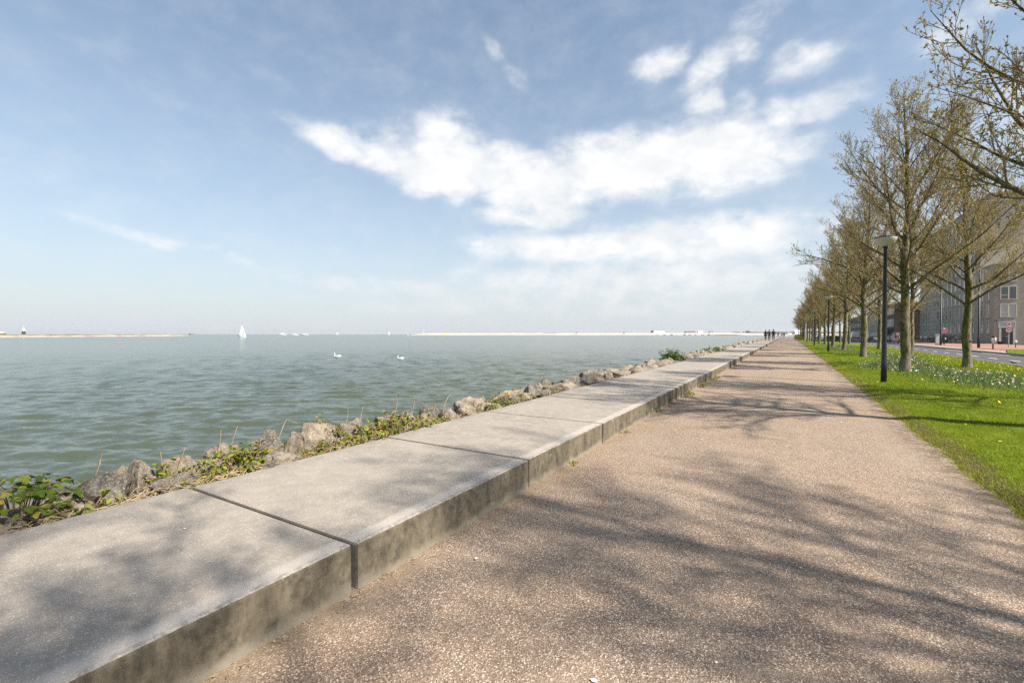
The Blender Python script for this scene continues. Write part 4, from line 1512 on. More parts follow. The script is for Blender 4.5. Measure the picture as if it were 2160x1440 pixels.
M['red'] = simple('red_paint', (.42, .03, .04), .45, .1, 3)
M['blue'] = simple('blue_paint', (.02, .07, .32), .4, .1, 3)
M['pink'] = simple('faded_pink_paint', (.42, .2, .26), .5, .15, 3)

s = empty('speed_sign', (19.0, 65.2, .07)); tag(s, 'round white and red 50 speed limit sign on a grey pole before the brick corner', 'road sign')
MB().tube([(0, 0, -.05), (0, 0, 2.5)], .045, 8).build('pole', M['galv'], s)
dk = MB().disc((0, -.06, 1.72), .27, 1, 28, .02).build('sign_disc', M['white'], s)
MB().ring((0, -.072, 1.72), .26, .035, 1, 28, 6).build('red_rim', M['red'], dk)
for ch, dx in (('5', -.085), ('0', .085)):
    link_mesh('numeral', text_mesh(ch, .3), dk, (dx, -.076, 1.72), (R(90), 0, 0))
ud = MB().box((0, -.06, 2.27), (.26, .02, .36)).build('small_sign', M['white'], s)
MB().disc((0, -.075, 2.3), .1, 1, 18, .012).build('red_spot', M['red'], ud)

s = empty('blue_sign', (15.2, 62.4, .07)); tag(s, 'round blue sign with a white arrow left of the yellow flower tree', 'road sign')
MB().tube([(0, 0, -.05), (0, 0, 2.1)], .04, 8).build('pole', M['galv'], s)
dk = MB().disc((0, -.06, 1.8), .26, 1, 28, .02).build('sign_disc', M['blue'], s)
ar = MB(); ar.extrude([(-.14, 1.775), (.05, 1.775), (.05, 1.73), (.16, 1.8), (.05, 1.87), (.05, 1.825), (-.14, 1.825)], 1, -.084, -.072)
ar.build('arrow', M['white'], dk)

s = empty('pink_sign', (16.0, 73.6, .07)); tag(s, 'round faded pink sign on a black pole beside the grey cabinet', 'road sign')
MB().tube([(0, 0, -.05), (0, 0, 1.45)], .06, 8).build('pole', M['black'], s)
dk = MB().disc((0, -.06, 1.72), .36, 1, 28, .03).build('sign_disc', M['pink'], s)
MB().disc((-.02, -.085, 1.96), .09, 1, 16, .02).build('painted_highlight', M['white'], dk)  # white disc painted on as the highlight of the sign
MB().box((.1, -.08, .78), (.12, .06, .22)).build('notice', M['white'], s)

s = empty('utility_pillar', (15.33, 73.3, .06)); tag(s, 'slim pale grey pillar cabinet left of the pink round sign', 'cabinet')
MB().box((0, 0, .62), (.36, .3, 1.24)).build('cabinet_body', M['galv'], s)
MB().box((0, -.01, 1.275), (.42, .36, .06)).build('cabinet_cap', M['white'], s)
MB().box((0, -.156, .65), (.28, .012, .95)).build('cabinet_door', M['white'], s)

t = empty('white_pole', (9.0, 77.5, 0)); tag(t, 'slender white pole with a small sign at the road edge between the trunks', 'pole')
MB().tube([(0, 0, -.05), (.05, 0, 5.2)], [.07, .045], 8).build('post', M['white'], t)
MB().box((.1, -.06, 4.7), (.35, .03, .75)).build('sign_panel', M['white'], t)
for i, (x, y) in enumerate(((3.15, 112), (3.05, 104))):
    t = empty('white_post', (x, y, 0)); tag(t, ['farther slim white post by the far end of the lawn', 'nearer slim white post by the far end of the lawn'][i], 'post', 'slim white posts')
    MB().tube([(0, 0, -.05), (0, 0, 4.3)], [.07, .05], 8).build('post', M['white'], t)
    MB().lathe([(.05, 4.3), (.3, 4.36), (.34, 4.42), (.05, 4.5)], 14).build('lamp_head', M['white'], t)

for i, (x, y, h) in enumerate(((15.3, 55.8, .42), (17.6, 56.6, .3))):
    t = MB().lathe([(.05, -.02), (.05, h * .8), (.06, h * .85), (.055, h), (.01, h + .02)], 10).build('bollard', simple('rust_brown', (.12, .06, .035), .8, .2, 4), smooth=True, loc=(x, y, .07))
    tag(t, ['brown bollard at the corner of the verge, right of the tall lamp', 'shorter brown bollard near the speed sign pole'][i], 'bollard')
t = empty('garden_light', (19.1, 63.9, .1)); tag(t, 'short post with a white lantern beside the door of the brick corner', 'lantern')
MB().tube([(0, 0, -.05), (0, 0, .42)], .035, 8).build('post', M['black'], t)
MB().lathe([(.05, .42), (.11, .48), (.12, .58), (.05, .66)], 12).build('lantern', M['white'], t, smooth=True)
t = empty('litter_bin', (23.0, 83.6, .07)); tag(t, 'white and black bin standing at the facade beside the narrow door window', 'bin')
MB().lathe([(.2, 0), (.24, .75), (.24, .85)], 14).build('bin_body', M['white'], t, smooth=True)
MB().lathe([(.26, .85), (.26, .95), (.12, 1.08), (.02, 1.1)], 14).build('bin_lid', M['black'], t, smooth=True)
t = empty('plant_pot', (23.5, 83.0, .07)); tag(t, 'low black tub beside the white bin', 'tub')
MB().lathe([(.28, 0), (.36, .32), (.38, .34), (.3, .34), (.26, .28)], 14).build('tub', M['black'], t, smooth=True)

# tables and chairs of a terrace
def terrace_chair(x, y, rz, label):
    c = empty('terrace_chair', (x, y, .07), rz); tag(c, label, 'chair', 'white chairs before the long facade')
    MB().box((0, 0, .42), (.42, .42, .04)).build('seat', M['white'], c)
    MB().box((0, .2, .68), (.42, .04, .48)).build('backrest', M['white'], c)
    for sx in (-1, 1):
        for sy in (-1, 1):
            MB().box((sx * .18, sy * .18, .2), (.035, .035, .4)).build('leg', M['galv'], c)


for i in range(5):
    terrace_chair(20.4 + (i % 2) * 1.2, 100.5 + i * 2.1, i * 1.3, 'white terrace chair in front of the left part of the long brick facade')
for i in range(3):
    t = empty('planter_box', (21.2 - .5 * i, 88.5 + 2.6 * i, .07)); tag(t, '%s grey planter box with dark leaves among the parked bicycles' % ORD[i], 'planter', 'planter boxes by the facade')
    MB().box((0, 0, .3), (.8, 1.3, .6)).build('box', M['pave'], t)
    r = random.Random(i); sp = [((r.uniform(-.4, .4), r.uniform(-.65, .65), .6 + r.random() * .5), (r.gauss(0, 1), r.gauss(0, 1), .6)) for _ in range(160)]
    V, F, tone = leaf_cloud(r, sp, .13)
    link_mesh('foliage', fast_mesh('foliage', V, F, [M['green']], attr=tone), t)


# ------------------------------------------------------------------ bicycles
def bicycle(frame_mat):
    b = empty('bicycle')
    for sx in (-.52, .52):
        w = MB().ring((sx, 0, .34), .32, .022, 1, 22, 5).build('wheel', M['black'], b, smooth=True)
        sp = MB()
        for k in range(6):
            a = k * math.pi / 6
            sp.tube([(sx - .31 * math.cos(a), 0, .34 - .31 * math.sin(a)), (sx + .31 * math.cos(a), 0, .34 + .31 * math.sin(a))], .004, 3, cap=False)
        sp.build('spoke', M['galv'], w)
    f = MB()
    for p, q in (((-.52, 0, .34), (-.08, 0, .3)), ((-.08, 0, .3), (-.2, 0, .8)), ((-.08, 0, .3), (.38, 0, .78)), ((-.18, 0, .72), (.37, 0, .85)), ((-.52, 0, .34), (-.18, 0, .72)), ((.52, 0, .34), (.36, 0, .95))):
        f.tube([p, q], .02, 6)
    f.build('frame', frame_mat, b)
    h = MB(); h.tube([(.36, 0, .93), (.33, 0, 1.08)], .015, 6); h.tube([(.2, -.28, 1.06), (.33, -.2, 1.09), (.33, .2, 1.09), (.2, .28, 1.06)], .014, 6)
    h.build('handlebar', M['black'], b)
    sd = MB(); sd.tube([(-.2, 0, .78), (-.21, 0, .9)], .014, 6); sd.extrude([(-.34, .9), (-.05, .92), (-.05, .96), (-.34, .99)], 1, -.07, .07)
    sd.build('saddle', M['black'], b)
    ck = MB(); ck.disc((-.08, -.03, .3), .09, 1, 14, .012); ck.box((-.08, -.06, .22), (.03, .03, .17)); ck.box((-.08, .06, .38), (.03, .03, .17))
    ck.build('crank', M['galv'], b)
    return b


bk = bicycle(M['black'])
bspots = [(20.3, 84.6), (20.1, 86.2), (20.6, 87.6), (19.9, 89.4), (20.4, 91.0), (20.2, 92.8), (20.6, 94.6), (19.8, 96.2), (20.3, 97.6)]
r = random.Random(9)
for i, (x, y) in enumerate(bspots):
    o = bk if i == 0 else copy_tree(bk)
    o.location = (x, y, .07); o.rotation_euler = (R(r.uniform(-4, 4)), 0, R(r.uniform(-30, 30) + (180 if i % 2 else 0)))
    tag(o, 'dark bicycle parked in the cluster of bicycles before the brick facade', 'bicycle', 'bicycles parked before the facade')


# ------------------------------------------------------------------ cars
def car(name, paint, x, y, rz, s, label, cat='car', van=False, group='cars parked beyond the road'):
    c = empty(name, (x, y, .02), rz); c.scale = (s, s, s); tag(c, label, cat, group)
    Lh = 2.0
    top = 1.95 if van else 1.48
    # stations along the length: y, half width, sill z, belt z
    st = [(-2.0, .68, .42, .78), (-1.9, .8, .3, .9), (-1.4, .86, .22, .96), (-.4, .88, .2, .97), (.7, .88, .2, .95), (1.4, .85, .22, .86), (1.85, .77, .3, .74), (2.0, .66, .4, .64)]
    V = []; F = []
    for (yy, w, z0, z1) in st:
        V += [(-w * .93, yy, z0), (-w, yy, (z0 + z1) / 2), (-w * .94, yy, z1), (w * .94, yy, z1), (w, yy, (z0 + z1) / 2), (w * .93, yy, z0)]
    for i in range(len(st) - 1):
        for k in range(6):
            a = i * 6 + k; b_ = i * 6 + (k + 1) % 6
            F.append((a, b_, b_ + 6, a + 6))
    F += [tuple(range(6)), tuple(range(len(V) - 1, len(V) - 7, -1))]
    MB().add(V, F).build('body', paint, c, smooth=False)
    if van: prof_ = [(-1.95, .93), (-1.9, top - .08), (-1.75, top), (.55, top), (.8, top - .12), (1.5, .93)]
    else: prof_ = [(-1.85, .93), (-1.45, top - .1), (-1.1, top), (.05, top), (.3, top - .06), (1.1, .93)]
    V = []; n = len(prof_)
    for sgn in (-1, 1):
        for (yy, z) in prof_:
            k = (z - .93) / (top - .93)
            V.append((sgn * (.8 - .17 * k), yy, z))
    F = [tuple(range(n)), tuple(range(2 * n - 1, n - 1, -1))] + [(i, (i + 1) % n, n + (i + 1) % n, n + i) for i in range(n)]
    MB().add(V, F).build('cabin', paint, c)

    def pane(quad, nm):
        q = [Vector(p) for p in quad]
        nn = (q[1] - q[0]).cross(q[2] - q[0]).normalized()
        if nn.dot((q[0] + q[2]) / 2 - Vector((0, -.3, 1.1))) < 0: nn = -nn
        a = [tuple(p + nn * .012) for p in q]; b_ = [tuple(p - nn * .02) for p in q]
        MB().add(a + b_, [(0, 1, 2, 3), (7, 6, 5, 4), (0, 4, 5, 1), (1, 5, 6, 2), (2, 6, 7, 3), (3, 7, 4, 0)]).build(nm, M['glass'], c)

    def xk(z): return .8 - .17 * (z - .93) / (top - .93)
    zl, zh = .99, top - .14
    r0, r1 = prof_[0], prof_[1]
    yl = r0[0] + (r1[0] - r0[0]) * (zl - r0[1]) / (r1[1] - r0[1]); yh = r0[0] + (r1[0] - r0[0]) * (zh - r0[1]) / (r1[1] - r0[1])
    pane([(-xk(zl) + .1, yl, zl), (xk(zl) - .1, yl, zl), (xk(zh) - .1, yh, zh), (-xk(zh) + .1, yh, zh)], 'rear_window')
    r0, r1 = prof_[-1], prof_[-2]
    yl2 = r0[0] + (r1[0] - r0[0]) * (zl - r0[1]) / (r1[1] - r0[1]); yh2 = r0[0] + (r1[0] - r0[0]) * (zh - r0[1]) / (r1[1] - r0[1])
    pane([(-xk(zl) + .1, yl2, zl), (xk(zl) - .1, yl2, zl), (xk(zh) - .1, yh2, zh), (-xk(zh) + .1, yh2, zh)], 'windscreen')
    for sg in (-1, 1):
        for (ya, yb) in ((yl + .25, -.42), (-.34, yl2 - .3)):
            pane([(sg * xk(zl), ya, zl), (sg * xk(zl), yb, zl), (sg * xk(zh), yb - (.12 if yb > 0 else 0), zh), (sg * xk(zh), ya + (.12 if ya < -1 else 0), zh)], 'side_window')
        for yy in (-1.25, 1.25):
            w = MB().ring((sg * .76, yy, .31), .22, .1, 0, 18, 6).build('wheel', M['black'], c, smooth=True)
            MB().disc((sg * .82, yy, .31), .17, 0, 14, .06).build('rim', M['galv'], w)
        MB().box((sg * .62, -1.965, .72), (.2, .12, .2)).build('tail_light', M['red'], c)
        MB().box((sg * .58, 1.95, .58), (.26, .12, .12)).build('headlight', M['white'], c)
    MB().box((0, -2.0, .46), (1.45, .12, .16)).build('rear_bumper', M['darkgrey'], c)
    MB().box((0, -2.015, .66), (.5, .05, .11)).build('number_plate', simple('plate_yellow', (.6, .45, .05), .5, .1, 3), c)
    MB().box((0, 1.97, .4), (1.4, .12, .16)).build('front_bumper', M['darkgrey'], c)
    return c


cred = simple('dark_red_car_paint', (.19, .018, .024), .25, .05, 1)
cw = simple('white_car_paint', (.7, .7, .7), .3, .04, 1)
cg = simple('green_van_paint', (.1, .26, .2), .35, .05, 1)
cdk = simple('dark_car_paint', (.02, .022, .028), .25, .05, 1)
csl = simple('silver_car_paint', (.38, .39, .4), .3, .05, 1)
car('parked_car', cred, 13.75, 83.8, R(2), .82, 'nearest dark red car parked beyond the road, left of the thick mossy trunk')
car('parked_car', cred, 14.3, 89.6, R(0), .84, 'taller dark red car parked just behind the nearest red car', van=True)
car('parked_car', cw, 13.6, 98.5, R(182), .8, 'white car parked beyond the red cars')
car('parked_car', cdk, 14.4, 94.3, R(0), .8, 'dark car parked between the red and the white car')
car('parked_car', csl, 13.9, 103.5, R(180), .8, 'silver car parked beside the slender white pole')
car('parked_car', cg, 14.0, 113, R(4), .92, 'green van parked farther along the road', 'van', True)
car('parked_car', cdk, 13.9, 121, R(0), .85, 'dark car parked beyond the green van')
car('parked_car', cw, 14.2, 141, R(0), .95, 'farthest white van in the parked row', 'van', True)
car('parked_car', cred, 13.4, 150, R(0), .9, 'farthest red car in the parked row')

# little tree with fresh yellow leaves at the right edge
yt = empty('young_tree', (18.6, 55.6, .1)); tag(yt, 'young tree with yellow green leaves at the right edge before the brick corner', 'tree')
r = random.Random(77)
tk = MB(); tk.tube([(0, 0, -.1), (.05, 0, 1.4), (0, .1, 3.2), (.1, 0, 4.8)], [.1, .08, .05, .015], 8)
sp = []
for i in range(34):
    z = r.uniform(1.2, 4.5); a = r.uniform(0, 6.28); L_ = (1.9 * (1 - ((z - 2.6) / 3.0) ** 2) + .3)
    pts = grow_path(r, (0, .05, z), (math.cos(a) * .9, math.sin(a) * .9, .45), L_, 5, .02, .12)
    tk.tube(pts, [.022, .018, .014, .01, .007, .004], 5, cap=False)
    for k in range(60):
        q, ax = lerp_path(pts, min(.99, .25 + .75 * r.random()))
        sp.append(((q[0] + r.gauss(0, .16), q[1] + r.gauss(0, .16), q[2] + r.gauss(0, .16)), (r.gauss(0, 1), r.gauss(0, 1), r.gauss(0, .6))))
tk.build('trunk', M['bark'], yt, smooth=True)
V, F, tone = leaf_cloud(r, sp, .12)
link_mesh('crown', fast_mesh('crown', V, F, [M['gold']], attr=tone), yt)


# ================================================================== people, birds
def skin_mesh(name, V, E, Rad, mats, root=0, sub=2, matfn=None):
    me = bpy.data.meshes.new(name)
    me.from_pydata(V, E, [])
    o = bpy.data.objects.new(name, me); COL.objects.link(o)
    o.modifiers.new('s', 'SKIN')
    sv_ = me.skin_vertices[0].data
    for i, q in enumerate(Rad):
        sv_[i].radius = (q, q) if not isinstance(q, tuple) else q
        sv_[i].use_root = (i == root)
    m = o.modifiers.new('u', 'SUBSURF'); m.levels = sub; m.render_levels = sub
    dg = bpy.context.evaluated_depsgraph_get()
    out = bpy.data.meshes.new_from_object(o.evaluated_get(dg))
    bpy.data.objects.remove(o, do_unlink=True)
    out.name = name
    out.materials.clear()
    for q in mats: out.materials.append(q)
    idx = [0] * len(out.polygons)
    if matfn:
        idx = [matfn(p.center) for p in out.polygons]
    out.polygons.foreach_set('material_index', idx)
    out.polygons.foreach_set('use_smooth', [True] * len(idx))
    return out


M['cloth_black'] = simple('black_cloth', (.012, .012, .014), .9, .3, 20)
M['cloth_navy'] = simple('dark_navy_cloth', (.016, .018, .03), .9, .3, 20)
M['cloth_white'] = simple('white_blue_shirt', (.55, .58, .68), .9, .1, 20)
M['skin'] = simple('skin', (.42, .26, .19), .6, .08, 20)
M['hair'] = simple('dark_hair', (.03, .02, .014), .8, .3, 30)


def walker(x, y, z, rz, h, jacket, trousers, stride, label, build=1.0):
    k = h / 1.75
    V = [(0, 0, .95), (0, 0, 1.15), (0, 0, 1.38), (0, .0, 1.5), (0, .01, 1.6), (0, .02, 1.7),
         (-.19, 0, 1.42), (-.24, -.06 * stride, 1.15), (-.23, .12 * stride, .92), (-.22, .17 * stride, .84), (.19, 0, 1.42), (.24, .06 * stride, 1.15), (.23, -.1 * stride, .92), (.22, -.13 * stride, .84),
         (-.1, 0, .9), (-.1, .12 * stride, .5), (-.1, .05 * stride, .1), (-.1, .19 * stride, .04), (.1, 0, .9), (.1, -.02 * stride, .5), (.1, -.24 * stride, .12), (.1, -.12 * stride, .04)]
    E = [(0, 1), (1, 2), (2, 3), (3, 4), (4, 5), (2, 6), (6, 7), (7, 8), (8, 9), (2, 10), (10, 11), (11, 12), (12, 13), (0, 14), (14, 15), (15, 16), (16, 17), (0, 18), (18, 19), (19, 20), (20, 21)]
    w = build
    Rd = [(.15 * w, .12), (.14 * w, .11), (.17 * w, .12), .055, .085, .08, .065, .052, .04, .035, .065, .052, .04, .035, .09, .07, .048, .04, .09, .07, .048, .04]
    t = empty('person', (x, y, z), rz); t.scale = (k, k, k)
    tag(t, label, 'person', 'people on the promenade')

    def mf(c):
        if c.z > 1.53: return 2
        if abs(c.x) > .17 and c.z < .88: return 2
        if c.z > .88: return 0
        if c.z < .075: return 3
        return 1
    link_mesh('body', skin_mesh('body', V, E, Rd, [jacket, trousers, M['skin'], M['cloth_black']], matfn=mf), t)
    hb = MB(); hb.lathe([(.02, 1.8), (.07, 1.79), (.102, 1.73), (.105, 1.66), (.09, 1.6)], 12, (0, -.02, 0)); hb.build('hair', M['hair'], t, smooth=True)


walker(-3.3, 90.5, .26, 2.9, 1.78, M['cloth_black'], M['cloth_navy'], 1.0, 'person in dark clothes, leftmost of three walking on the slabs')
walker(-2.72, 89.6, .26, 3.2, 1.8, M['cloth_navy'], M['cloth_black'], -1.0, 'person in dark clothes, middle of three walking on the slabs', 1.15)
walker(-2.12, 90.3, .26, 3.1, 1.9, M['cloth_black'], M['cloth_black'], 1.0, 'tallest person in dark clothes, rightmost of three walking on the slabs', 1.1)
walker(-3.1, 196, .26, .4, 1.7, M['cloth_black'], M['cloth_navy'], .8, 'tiny distant person at the bend of the slabs, left of two')
walker(-1.2, 192, .02, .0, 1.8, M['cloth_black'], M['cloth_black'], -.8, 'tiny distant person at the bend of the slabs, right of two')

# cyclist beside the lawn
ob = copy_tree(bk); ob.location = (4.35, 93.4, .08); ob.rotation_euler = (0, 0, R(202))
tag(ob, 'bicycle under the rider in the white shirt', 'bicycle', 'ridden bicycle')
del ob['group']
V = [(-.2, 0, .98), (-.1, 0, 1.2), (.02, 0, 1.4), (.08, 0, 1.48), (.13, 0, 1.58), (.15, 0, 1.68), (.02, -.18, 1.38), (.14, -.24, 1.2), (.3, -.2, 1.11), (.02, .18, 1.38), (.14, .24, 1.2), (.3, .2, 1.11),
     (-.16, -.1, .93), (.1, -.1, .72), (-.08, -.11, .32), (.06, -.11, .24), (-.16, .1, .93), (.16, .1, .8), (-.02, .11, .48), (.12, .11, .42)]
E = [(0, 1), (1, 2), (2, 3), (3, 4), (4, 5), (2, 6), (6, 7), (7, 8), (2, 9), (9, 10), (10, 11), (0, 12), (12, 13), (13, 14), (14, 15), (0, 16), (16, 17), (17, 18), (18, 19)]
Rd = [.15, .14, .16, .055, .085, .08, .06, .05, .035, .06, .05, .035, .09, .07, .05, .04, .09, .07, .05, .04]
cy = empty('person', (4.35, 93.4, .08), R(202)); tag(cy, 'cyclist in white and blue shirt riding between the tree trunks', 'person', 'people on the promenade')
link_mesh('body', skin_mesh('body', V, E, Rd, [M['cloth_white'], M['cloth_navy'], M['skin']], matfn=lambda c: 2 if c.z > 1.52 or (c.x > .26 and c.z > 1.05) else (0 if c.z > 1.0 else 1)), cy)
MB().lathe([(.02, 1.78), (.07, 1.77), (.1, 1.71), (.1, 1.64), (.08, 1.6)], 12, (.12, 0, 0)).build('hair', M['hair'], cy, smooth=True)


def swan(x, y, rz, s, label):
    t = empty('swan', (x, y, -1.3), rz); t.scale = (s, s, s); tag(t, label, 'swan', 'white swans on the lake')
    V = [(-.55, 0, .26), (-.3, 0, .16), (0, 0, .14), (.28, 0, .16), (.42, 0, .26), (.44, 0, .42), (.4, 0, .58), (.45, 0, .7), (.54, 0, .69)]
    E = [(i, i + 1) for i in range(8)]
    Rd = [.03, .15, .22, .17, .075, .05, .045, .06, .035]
    link_mesh('body', skin_mesh('body', V, E, Rd, [M['white']], root=2), t)
    bb = MB(); bb.tube([(.57, 0, .685), (.64, 0, .67), (.69, 0, .655)], [.03, .022, .008], 6); bb.build('beak', simple('orange_beak', (.6, .2, .03), .5, .1, 5), t)
    for sg in (-1, 1):
        wv = [(-.6, sg * .05, .3), (-.2, sg * .19, .36), (.22, sg * .16, .28)]
        w = MB(); w.tube([(-.6, sg * .04, .32), (-.25, sg * .16, .33), (.2, sg * .13, .27), (.3, sg * .1, .22)], [.02, .1, .1, .03], 8); w.build('wing', M['white'], t, smooth=True)


swan(-43.0, 33.9, R(200), .8, 'white swan with raised neck, left of the two on the water')
swan(-34.4, 34.9, R(205), .66, 'smaller white swan, right of the two on the water')


def crow(x, y, rz, label):
    t = empty('crow', (x, y, lawn_z(x, y) if x < 8.4 else .07), rz); t.scale = (.5, .5, .5); tag(t, label, 'bird', 'dark birds by the lawn')
    V = [(-.22, 0, .13), (-.08, 0, .15), (.05, 0, .18), (.13, 0, .24), (.17, 0, .27)]
    link_mesh('body', skin_mesh('body', V, [(i, i + 1) for i in range(4)], [.015, .05, .06, .04, .035], [M['cloth_black']], root=2), t)
    MB().tube([(.19, 0, .27), (.25, 0, .26)], [.018, .005], 5).build('beak', M['black'], t)
    for sg in (-1, 1):
        MB().tube([(0, sg * .03, .13), (.01, sg * .03, 0)], .008, 4).build('leg', M['black'], t)


crow(7.1, 38.9, 1.2, 'dark bird at the lawn edge right of the thick mossy trunk')
crow(8.42, 28.4, 2.8, 'dark bird at the road edge near the right side')
crow(5.0, 45.5, .4, 'dark bird on the lawn between the trunks left of the nearest lamp')


# ================================================================== boats, buoys and the far shores
def hull(L_, W, H, mat, parent, name='hull', n=9):
    V = []; F = []
    for i in range(n):
        t = i / (n - 1)
        y = (t - .5) * L_
        w = W / 2 * (1 - max(0, (t - .45) / .55) ** 2.2) * (.82 + .18 * min(1, t / .3))
        sh = H * (1 + .28 * (2 * t - 1) ** 2)
        V += [(-w, y, sh), (-w * .8, y, .1), (0, y, -.25 * H), (w * .8, y, .1), (w, y, sh)]
    for i in range(n - 1):
        for k in range(5):
            a, b = i * 5 + k, i * 5 + (k + 1) % 5
            F.append((a, b, b + 5, a + 5))
    F += [(0, 1, 2, 3, 4), tuple(range(len(V) - 1, len(V) - 6, -1))]
    return MB().add(V, F).build(name, mat, parent)


def sail_mesh(P0, P1, P2, belly, mat, parent, name):
    n = 8; V = []; F = []
    for side in (0, .03):
        for i in range(n + 1):
            for j in range(n + 1 - i):
                a, b = i / n, j / n; c = 1 - a - b
                p = [P0[k] * c + P1[k] * a + P2[k] * b for k in range(3)]
                p[0] += belly * 27 * a * b * c + side
                V.append(tuple(p))
    off = []; q = 0
    for i in range(n + 1):
        off.append(q); q += n + 1 - i
    for s_ in (0, 1):
        for i in range(n):
            for j in range(n - i):
                a = off[i] + j; b = off[i] + j + 1; c = off[i + 1] + j
                F.append((a + s_ * q, b + s_ * q, c + s_ * q))
                if j < n - i - 1: F.append((b + s_ * q, off[i + 1] + j + 1 + s_ * q, c + s_ * q))
    MB().add(V, F).build(name, mat, parent, fix=False)


M['hullgrey'] = simple('hull_white_grey', (.62, .64, .66), .4, .08, .5)
M['sail'] = simple('sail_cloth', (.85, .85, .84), .8, .04, .5)
sb = empty('sailing_boat', (-356, 194, -1.3), R(-59)); sb.scale = (.75, .75, .8); tag(sb, 'white sailing boat with two sails set, largest boat on the water', 'sailing boat')
hull(9.2, 2.7, 1.05, M['hullgrey'], sb)
MB().box((0, -.4, 1.35), (1.6, 3.6, .6), taper=.8).build('cabin', M['white'], sb)
MB().box((0, -3.2, 1.55), (1.9, 1.6, .5), taper=.85).build('cockpit_cover', M['blue'], sb)
MB().tube([(0, .6, .9), (0, .5, 12.0)], [.09, .06], 8).build('mast', M['white'], sb)
MB().tube([(0, .5, 2.2), (2.4, -.75, 2.3)], .06, 6).build('boom', M['white'], sb)
sail_mesh((0, .5, 2.4), (0, .5, 11.6), (2.3, -.7, 2.5), .1, M['sail'], sb, 'mainsail')
sail_mesh((1.0, 2.9, 1.8), (.02, .6, 10.8), (0, 4.4, 1.4), .1, M['sail'], sb, 'jib')


def motor_boat(x, y, rz, s, label, col):
    t = empty('motor_boat', (x, y, -1.3), rz); t.scale = (s, s, s); tag(t, label, 'motor boat', 'far white motor boats')
    hull(12, 3.6, 1.3, M['hullgrey'], t)
    MB().box((0, -1, 2.1), (2.7, 5.5, 1.4), taper=.85).build('cabin', M['white'], t)
    MB().box((0, -1.2, 3.2), (1.9, 2.2, .8), taper=.8).build('wheelhouse', col, t)
    MB().tube([(0, -1.5, 3.5), (0, -1.5, 5.6)], .07, 6).build('mast', M['white'], t)


motor_boat(-847, 541, R(-59), 1.15, 'small white motor boat right of the sailing boat', M['white'])
motor_boat(-735, 492, R(-59), 1.0, 'left one of the two white and brown boats close together on the horizon', simple('brown_cabin', (.3, .12, .08), .6, .1, 1))
motor_boat(-722, 500.5, R(121), 1.15, 'right one of the two white and brown boats close together on the horizon', simple('red_brown_funnel', (.35, .1, .08), .6, .1, 1))


def small_sail(x, y, s, label, mat=None):
    t = empty('distant_sail', (x, y, -1.3), R(-50)); t.scale = (s, s, s); tag(t, label, 'sailing boat', 'tiny sails on the horizon')
    hull(8, 2.4, .8, M['hullgrey'], t)
    MB().tube([(0, .5, .6), (0, .5, 10.5)], .08, 6).build('mast', M['white'], t)
    sail_mesh((0, .5, 1.5), (0, .5, 10), (.8, -3, 1.6), .1, mat or M['sail'], t, 'mainsail')
    sail_mesh((.3, .9, 1.3), (.02, .6, 9), (0, 4, 1.1), .1, mat or M['sail'], t, 'jib')


small_sail(-1261, 993, .8, 'tiny white sail on the horizon right of the white and brown boats')
small_sail(-1116, 1080, 1.0, 'tiny white sail on the horizon above the right swan')
small_sail(-1040, 1160, 1.6, 'faint grey sail at the left end of the white sand bank', simple('grey_sail', (.4, .42, .45), .8, .05, 1))
small_sail(-601, 740, .62, 'small yellow sail before the left end of the sand bank', simple('yellow_sail', (.75, .7, .12), .8, .05, 1))


def buoy(x, y, s, mat, label):
    t = empty('buoy', (x, y, -1.3)); t.scale = (s, s, s); tag(t, label, 'buoy', 'buoys on the lake')
    MB().lathe([(.5, -.3), (.55, .35), (.3, .5), (.26, 1.7), (.05, 1.8)], 12).build('float', mat, t, smooth=True)
    MB().lathe([(.3, 1.8), (.3, 2.2), (.02, 2.25)], 10).build('top_mark', mat, t)


ored = simple('orange_red_buoy', (.65, .12, .07), .6, .08, 2)
buoy(-489.9, 142.5, .8, ored, 'red buoy, leftmost of the two in front of the left shore')
buoy(-465.8, 157, .8, ored, 'red buoy, right of the two in front of the left shore')
buoy(-600, 437, .75, ored, 'orange buoy near the horizon, left of the left swan')
buoy(-530, 467, .75, ored, 'orange buoy near the horizon, between the two swans')
buoy(-500, 523, 1.0, M['white'], 'white buoy near the horizon above the right swan')


# left shore: a stone dike with dry scrub on top
def bank(name, line, back, prof_, mats, seed, label=None):
    b = MB(); n = len(prof_)
    L_ = len(line)
    for i, (x, y) in enumerate(line):
        e = min(1, min(i, L_ - 1 - i) / 5)
        for (t, z) in prof_:
            j = mnoise.noise(Vector((x * .06, y * .06, seed + t)))
            b.v.append((x + back[0] * t, y + back[1] * t, -1.6 + (z + 1.6) * (.25 + .75 * e) * (1 + .18 * j))); b.n += 1
    for i in range(L_ - 1):
        for k in range(n - 1):
            a = i * n + k
            b.f.append((a, a + n, a + n + 1, a + 1)); b.mi.append(0 if k < 2 else 1)
    o = b.build(name, mats, fix=False)
    tag(o, kind='structure')
    return o


def seg(p, q, n):
    return [(p[0] + (q[0] - p[0]) * i / n, p[1] + (q[1] - p[1]) * i / n) for i in range(n + 1)]


